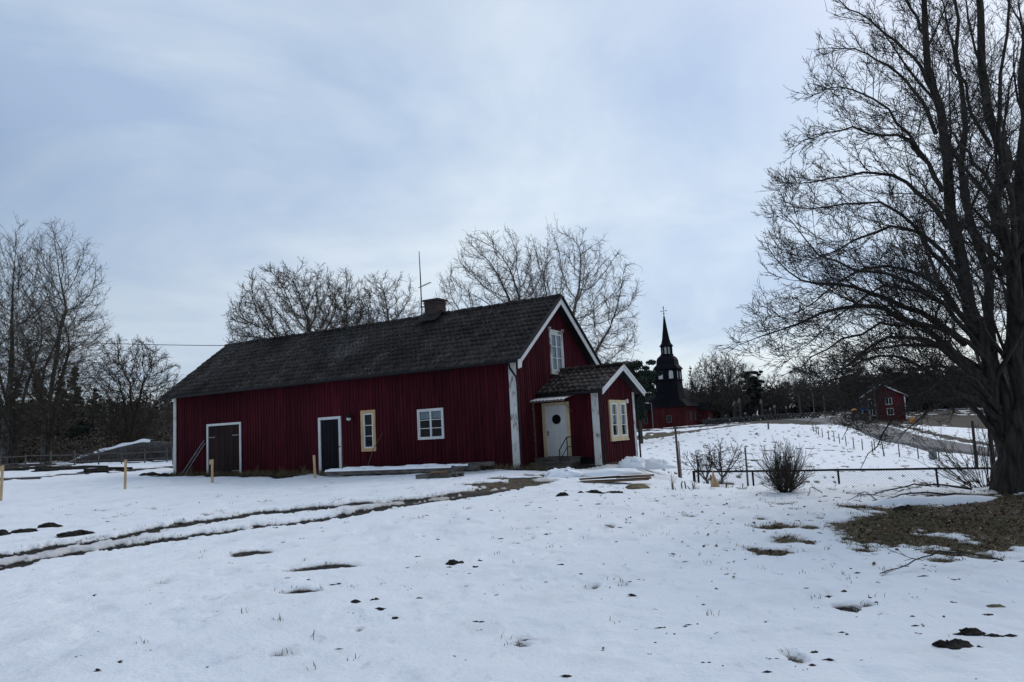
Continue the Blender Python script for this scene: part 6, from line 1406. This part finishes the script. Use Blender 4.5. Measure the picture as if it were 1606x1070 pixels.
for i, (u, k, h, w_) in enumerate(((1108, 165, 1.5, .8), (1135, 168, 1.9, .9), (1149, 160, 4.2, .9), (1157, 158, 4.6, .8), (1165, 165, 2.0, .9), (1178, 168, 1.6, .9), (1191, 160, 4.2, 1.0), (1204, 165, 2.6, .8), (1211, 162, 3.0, 1.3), (1229, 168, 2.8, .7))):
    p = place(u, k); o = empty('gravestone', p, R(10+i*7), GSL[i], 'gravestone', GG)
    mb = MB(); mb.box(-w_/2, w_/2, -.2, .2, -.2, h*.28); mb.build('base', M['stone_dark'], o, bev=.04)
    mb = MB(); mb.poly([(-w_*.38, -.12, h*.285), (w_*.38, -.12, h*.285), (w_*.34, -.12, h*.85), (0, -.12, h), (-w_*.34, -.12, h*.85)], (0, .24, 0)); mb.build('stone', M['stone_dark'], o)
    mb = MB(); mb.poly([(-w_*.44, -.2, h*.84), (0, -.2, h*1.0), (w_*.44, -.2, h*.84), (w_*.44, -.2, h*.88), (0, -.2, h*1.06), (-w_*.44, -.2, h*.88)], (0, .4, 0)); mb.build('snow_cap', M['concrete'], o)
def stone_wall():
    P = [place(u, k) for u, k in ((1098, 147), (1130, 143), (1170, 141), (1210, 140), (1250, 139), (1283, 138))]
    o = empty('stone_wall', P[0], 0, 'dark low dry stone wall round the churchyard', 'wall'); rng = random.Random(3); mb = MB(); X0 = V3(*P[0])
    for a, b in zip(P[:-1], P[1:]):
        a, b = V3(*a), V3(*b); L = np.linalg.norm(b-a); n = int(L/.55)
        for i in range(n):
            for r_ in range(3):
                q = a+(b-a)*(i+.5*(r_ % 2))/n-X0; s = rng.uniform(.24, .36); l = lump(None, (rng.uniform(0, 9), rng.uniform(0, 9)), s, s*1.1, .42, n=7, m_=3, amp=.5); mb.add([(p[0]+q[0], p[1]+q[1], p[2]+q[2]+r_*.36-.1) for p in l.v], l.f)
    mb.build('stones', M['stone_dark'], o)
stone_wall()
# ---------------------------------------------------------------- red house across the road
def far_house():
    k = 128; c = at(1348, 657, k); g = c[2]; o = empty('red_house', (c[0]+.5, c[1], g), R(-24), 'two storey red house with white trim and blue awning across the road', 'house'); o.scale = (.86, .86, .86)
    w_, dp, ez = 7.8, 9, 3.9; rz_ = 6.3
    tp = lambda a: ez+(rz_-ez)*(1-abs(a-w_/2)/(w_/2)) 
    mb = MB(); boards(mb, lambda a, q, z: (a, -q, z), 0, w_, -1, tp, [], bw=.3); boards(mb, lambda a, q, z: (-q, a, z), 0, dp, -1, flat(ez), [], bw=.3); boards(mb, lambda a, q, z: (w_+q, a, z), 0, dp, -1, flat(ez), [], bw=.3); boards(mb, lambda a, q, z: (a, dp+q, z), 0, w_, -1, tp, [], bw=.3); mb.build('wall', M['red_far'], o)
    for sg in (-1, 1):
        xe = w_/2+sg*(w_/2+.5); sl = (rz_-ez)/(w_/2); zb = rz_+.15-sl*(w_/2+.5); mb = MB(); mb.poly([(w_/2, -.5, rz_+.15), (xe, -.5, zb), (xe, -.5, zb+.15), (w_/2, -.5, rz_+.32)], (0, dp+1, 0)); mb.build('roof', M['tile'], o)
        mb = MB(); mb.poly([(w_/2, -.56, rz_+.3), (xe, -.56, zb+.14), (xe, -.56, zb-.1), (w_/2, -.56, rz_+.03)], (0, .04, 0)); mb.build('bargeboard', M['white_clean'], o)
    for x in (.12, w_-.12): mb = MB(); mb.box(x-.13, x+.13, -.08, -.031, -.5, ez); mb.build('corner_board', M['white_clean'], o)
    fn = lambda a, q, z: (a, -q, z)
    for a, z in ((1.9, 2.5), (4.9, 2.5), (1.9, .5), (5.0, .5)):
        mb = MB(); frame(mb, fn, a-.6, a+.6, z-.1, z+1.25, .14, .03, .1); mb.box(a-.05, a+.05, .03, .09, z, z+1.2, fn); wn = mb.build('window', M['white_clean'], o); mb = MB(); mb.box(a-.5, a+.5, .026, .05, z, z+1.2, fn); mb.build('pane', M['interior'], wn)
    mb = MB(); mb.box(3.2, 3.75, 4.6, 5.2, rz_-.8, rz_+.8); mb.build('chimney', M['brick'], o)
    mb = MB(); mb.add([(-.6, -.05, 2.2), (1.0, -.05, 2.2), (1.2, -1.6, 1.75), (-.8, -1.6, 1.75), (-.6, -.05, 2.14), (1.0, -.05, 2.14), (1.2, -1.6, 1.5), (-.8, -1.6, 1.5)], [(0, 1, 2, 3), (7, 6, 5, 4), (3, 2, 6, 7), (0, 3, 7, 4), (1, 5, 6, 2)]); mb.build('awning', M['bluetarp'], o)
    # terrace fence beside the house
    q = place(1328, 122); t = empty('terrace_fence', q, R(-24), 'low dark board fence beside the blue awning', 'fence'); mb = MB()
    for i in range(16): mb.box(i*.2, i*.2+.16, 0, .03, -.3, 1.1)
    mb.box(0, 3.2, .03, .08, .9, 1.0); mb.build('boards', M['wood_grey'], t)
    q = place(1336, 121); t = empty('parasol', q, 0, 'small orange parasol left of the blue awning', 'parasol'); mb = MB(); mb.lathe([(.75, 1.7), (.4, 1.95), (.03, 2.1)], 8); mb.build('canopy', M['orange'], t); mb = MB(); mb.tube([(0, 0, 0), (0, 0, 2.0)], .03, 6); mb.build('pole', M['wood_grey'], t)
    q = place(1424, 100); t = empty('road_sign', q, 0, 'small orange road marker on the verge before the red house', 'sign'); mb = MB(); mb.box(-.28, .28, -.03, 0, .9, 1.6); mb.build('plate', M['orange'], t, bev=.02); mb = MB(); mb.tube([(0, .03, -.2), (0, .03, 1.5)], .03, 6); mb.build('pole', M['metal_grey'], t)
far_house()
# utility poles
def upole(u, vb, vt, k, label, cross=True, pale=False):
    b = at(u, vb, k); t_ = at(u, vt, k); g = hz(b[0], b[1]); o = empty('utility_pole', (b[0], b[1], g), .4, label, 'utility pole', 'utility poles along the road'); h = t_[2]-g
    mb = MB(); mb.tube([(0, 0, -.3), (0, 0, h)], [.14, .1], 8); mb.build('pole', M['concrete' if pale else 'wood_grey'], o)
    if cross: mb = MB(); mb.beam((-.9, 0, h-.5), (.9, 0, h-.5), .12, .12); mb.build('crossarm', M['wood_grey'], o)
upole(1256.5, 656, 618, 140, 'left utility pole beyond the road crest', False); upole(1294.5, 653, 620, 145, 'grey utility pole beside the road crest', False, True); upole(1374.8, 655, 600, 118, 'tall utility pole in front of the red house'); upole(1365, 658, 630, 112, 'short grey pole in front of the red house windows', False, True); upole(1278, 655, 614, 170, 'pale thin pole between the two utility poles at the crest', False, True)
# roadside fence posts: one builder, copies
zx = [(65, 565), (85, 575), (100, 590), (125, 606), (165, 618), (200, 630), (235, 643), (278, 660), (327, 672), (383, 685), (448, 705), (463, 690), (520, 725), (622, 731), (743, 742), (878, 760)]
GPn = ['first and smallest, nearest the crest', 'second from the crest', 'third from the crest', 'fourth from the crest', 'fifth from the crest', 'sixth from the crest', 'seventh from the crest', 'eighth from the crest', 'ninth from the crest', 'tenth from the crest', 'left one of the close pair', 'right one of the close pair', 'just right of the close pair', 'third from the near end', 'second from the near end', 'nearest, right of the cabinet']
proto = None
for i, (zx_, zy_) in enumerate(zx):
    u, v = 1260+zx_/4.116, 540+zy_/4.116; p = G(u, v); lb = 'thin dark fence post in the snow beside the road, '+GPn[i]
    if proto is None:
        proto = empty('fence_post', p, 0, lb, 'fence post', 'thin fence posts along the road'); mb = MB(); mb.tube([(0, 0, -.2), (.02, 0, 1.15)], [.055, .045], 7); mb.build('shaft', M['wood_grey'], proto)
    else: copy_tree(proto, p, i*1.3, 1.0, lb)
p = G(1464, 721); o = tag(MB().box(-.26, .26, -.16, .16, -.2, .72).box(-.3, .3, -.2, .2, .722, .77).box(-.012, .012, -.17, -.162, .05, .68).build('cable_cabinet', M['metal_grey'], None, bev=.01), 'grey metal cable cabinet in the snow beside the road', 'cabinet'); o.location = tuple(p)
post_at(1205, 672, 658, 105, .12, 'thick short post at the end of the stone wall', 'stone', 'gate_post', 'post')
# posts and bare stems right of the road
for i, (u, vt, k, lb) in enumerate(((1528, 660, 55, 'slim dark post behind the thin bush, left one'), (1554, 650, 50, 'thick dark post behind the thin bush, right one'))): post_at(u, 705, vt, k, .12 if i == 0 else .16, lb, 'bark_big', 'dark_post', 'post', 'dark posts near the huge tree')

# ================================================================ LITTER, GRASS
def leaves():
    rng = np.random.default_rng(77); n = 26000; X = rng.uniform(1.5, 13, n); Y = rng.uniform(8, 17, n); _, sn, lf, _ = zsurf(X, Y)
    k = ((sn < .35) & (lf > .4)) | (rng.uniform(0, 1, n) < .012); X, Y = X[k], Y[k]; Z = zsurf(X, Y)[0]; n = len(X); a = rng.uniform(0, 6.28, n); s = rng.uniform(.012, .032, n)
    P = np.stack([X, Y, Z+.006], 1); A = np.stack([np.cos(a)*s, np.sin(a)*s, rng.uniform(-.5, .9, n)*s], 1); B_ = np.stack([-np.sin(a)*s*.7, np.cos(a)*s*.7, rng.uniform(-.3, .6, n)*s], 1)
    V = np.stack([P-A, P-B_*.9+[0, 0, .004], P+A, P+B_+[0, 0, .006]], 1).reshape(-1, 3); me = np_mesh('fallen_leaves', V, np.arange(4*n).reshape(-1, 4)); tag(link(me, 'fallen_leaves', M['leaf']), 'brown fallen leaves on the bare ground under the huge tree', 'leaves', kind='stuff')
leaves()
def blades(name, label, X, Y, hmin, hmax, per, seed, mt='grass', wid=.0035, spread=.04):
    rng = np.random.default_rng(seed); X = np.repeat(X, per)+rng.normal(0, spread, len(X)*per); Y = np.repeat(Y, per)+rng.normal(0, spread, len(Y)*per); Z = zsurf(X, Y)[0]; n = len(X)
    h = rng.uniform(hmin, hmax, n); a = rng.uniform(0, 6.28, n); ln = rng.uniform(.2, 1.3, n); dx = np.cos(a)*h*ln; dy = np.sin(a)*h*ln; wx = -np.sin(a)*wid; wy = np.cos(a)*wid
    P = np.stack([X, Y, Z-.01], 1); T = P+np.stack([dx, dy, h], 1); Mi = P+np.stack([dx*.35, dy*.35, h*.65], 1); Wv = np.stack([wx, wy, 0*wx], 1)
    V = np.stack([P-Wv, P+Wv, Mi+Wv*.8, Mi-Wv*.8, Mi-Wv*.8, Mi+Wv*.8, T+Wv*.15, T-Wv*.15], 1).reshape(-1, 3); me = np_mesh(name, V, np.arange(8*n).reshape(-1, 4)); return tag(link(me, name, M[mt]), label, 'grass', kind='stuff')
rng = np.random.default_rng(5)
def spots():
    X = rng.uniform(-12, 13, 60000); Y = rng.uniform(4.5, 22, 60000); _, sn, lf, dr = zsurf(X, Y); edge = (sn < .8) & (sn > .05) & (dr < .4)
    pick = edge & (rng.uniform(0, 1, len(X)) < .35); X1, Y1 = X[pick], Y[pick]
    r_ = rng.uniform(0, 1, len(X)); d = .0018+.009*np.exp(-((X-4)**2+(Y-10)**2)/14)
    p2 = (r_ < d); return np.concatenate([X1, X[p2]]), np.concatenate([Y1, Y[p2]])
sx_, sy_ = spots(); blades('grass_tufts', 'sparse dry grass blades poking through the snow', sx_, sy_, .015, .06, 6, 3)
def matted():
    rng = np.random.default_rng(8); X = rng.uniform(1.5, 12, 30000); Y = rng.uniform(8, 16, 30000); _, sn, lf, dr = zsurf(X, Y); k = (sn < .55) & (lf > .3) & (fbm(X*.9, Y*.9, 61, 3) > .44); X, Y = X[k][:6500], Y[k][:6500]
    blades('matted_grass', 'flattened olive brown grass on the bare ground under the huge tree', X, Y, .008, .035, 6, 13, 'grass_olive', .004, .05)
M['grass_olive'] = simple('olive_grass', (0.05, 0.048, 0.018), (0.15, 0.13, 0.06), 3, 0.9, bstr=0)
matted()
def wallgrass():
    xs = rng.uniform(-17, 1, 700); ys = -rng.uniform(.05, .75, 700); q = HA[None, :]+xs[:, None]*hx[None, :]+ys[:, None]*hy[None, :]; blades('wall_grass', 'dry grass growing along the foot of the red wall', q[:, 0], q[:, 1], .05, .22, 7, 9, wid=.005, spread=.08)
wallgrass()
def clods():
    """small dark crumbs and twigs scattered in the snow"""
    rng = np.random.default_rng(12); n = 620; X = rng.normal(3.4, 3.0, n); Y = rng.uniform(4.6, 17, n); X = np.concatenate([X, rng.uniform(-14, 3, 150)]); Y = np.concatenate([Y, rng.uniform(5, 23, 150)]); sc = .005+.014*rng.uniform(0, 1, len(X))**3
    z = zsurf(X, Y)[0]; V = []; Fc = []; o = 0
    oct_ = np.array([(1, 0, 0), (0, 1, 0), (-1, 0, 0), (0, -1, 0), (0, 0, 1), (0, 0, -1)], float); fc = np.array([(0, 1, 4), (1, 2, 4), (2, 3, 4), (3, 0, 4), (1, 0, 5), (2, 1, 5), (3, 2, 5), (0, 3, 5)])
    for x, y, zz, s in zip(X, Y, z, sc):
        for q in range(rng.integers(1, 4)):
            dx, dy = rng.normal(0, .025, 2); V.append(oct_*np.array([s*rng.uniform(1, 3.2), s*rng.uniform(.8, 1.6), s*.7])*rng.uniform(.7, 1.3, (6, 1))+[x+dx, y+dy, zz]); Fc.append(fc+o); o += 6
    me = np_mesh('soil_crumbs', np.vstack(V), np.vstack(Fc), 3); tag(link(me, 'soil_crumbs', M['soil']), 'small dark crumbs and bits of litter scattered over the snow', 'litter', kind='stuff')
clods()
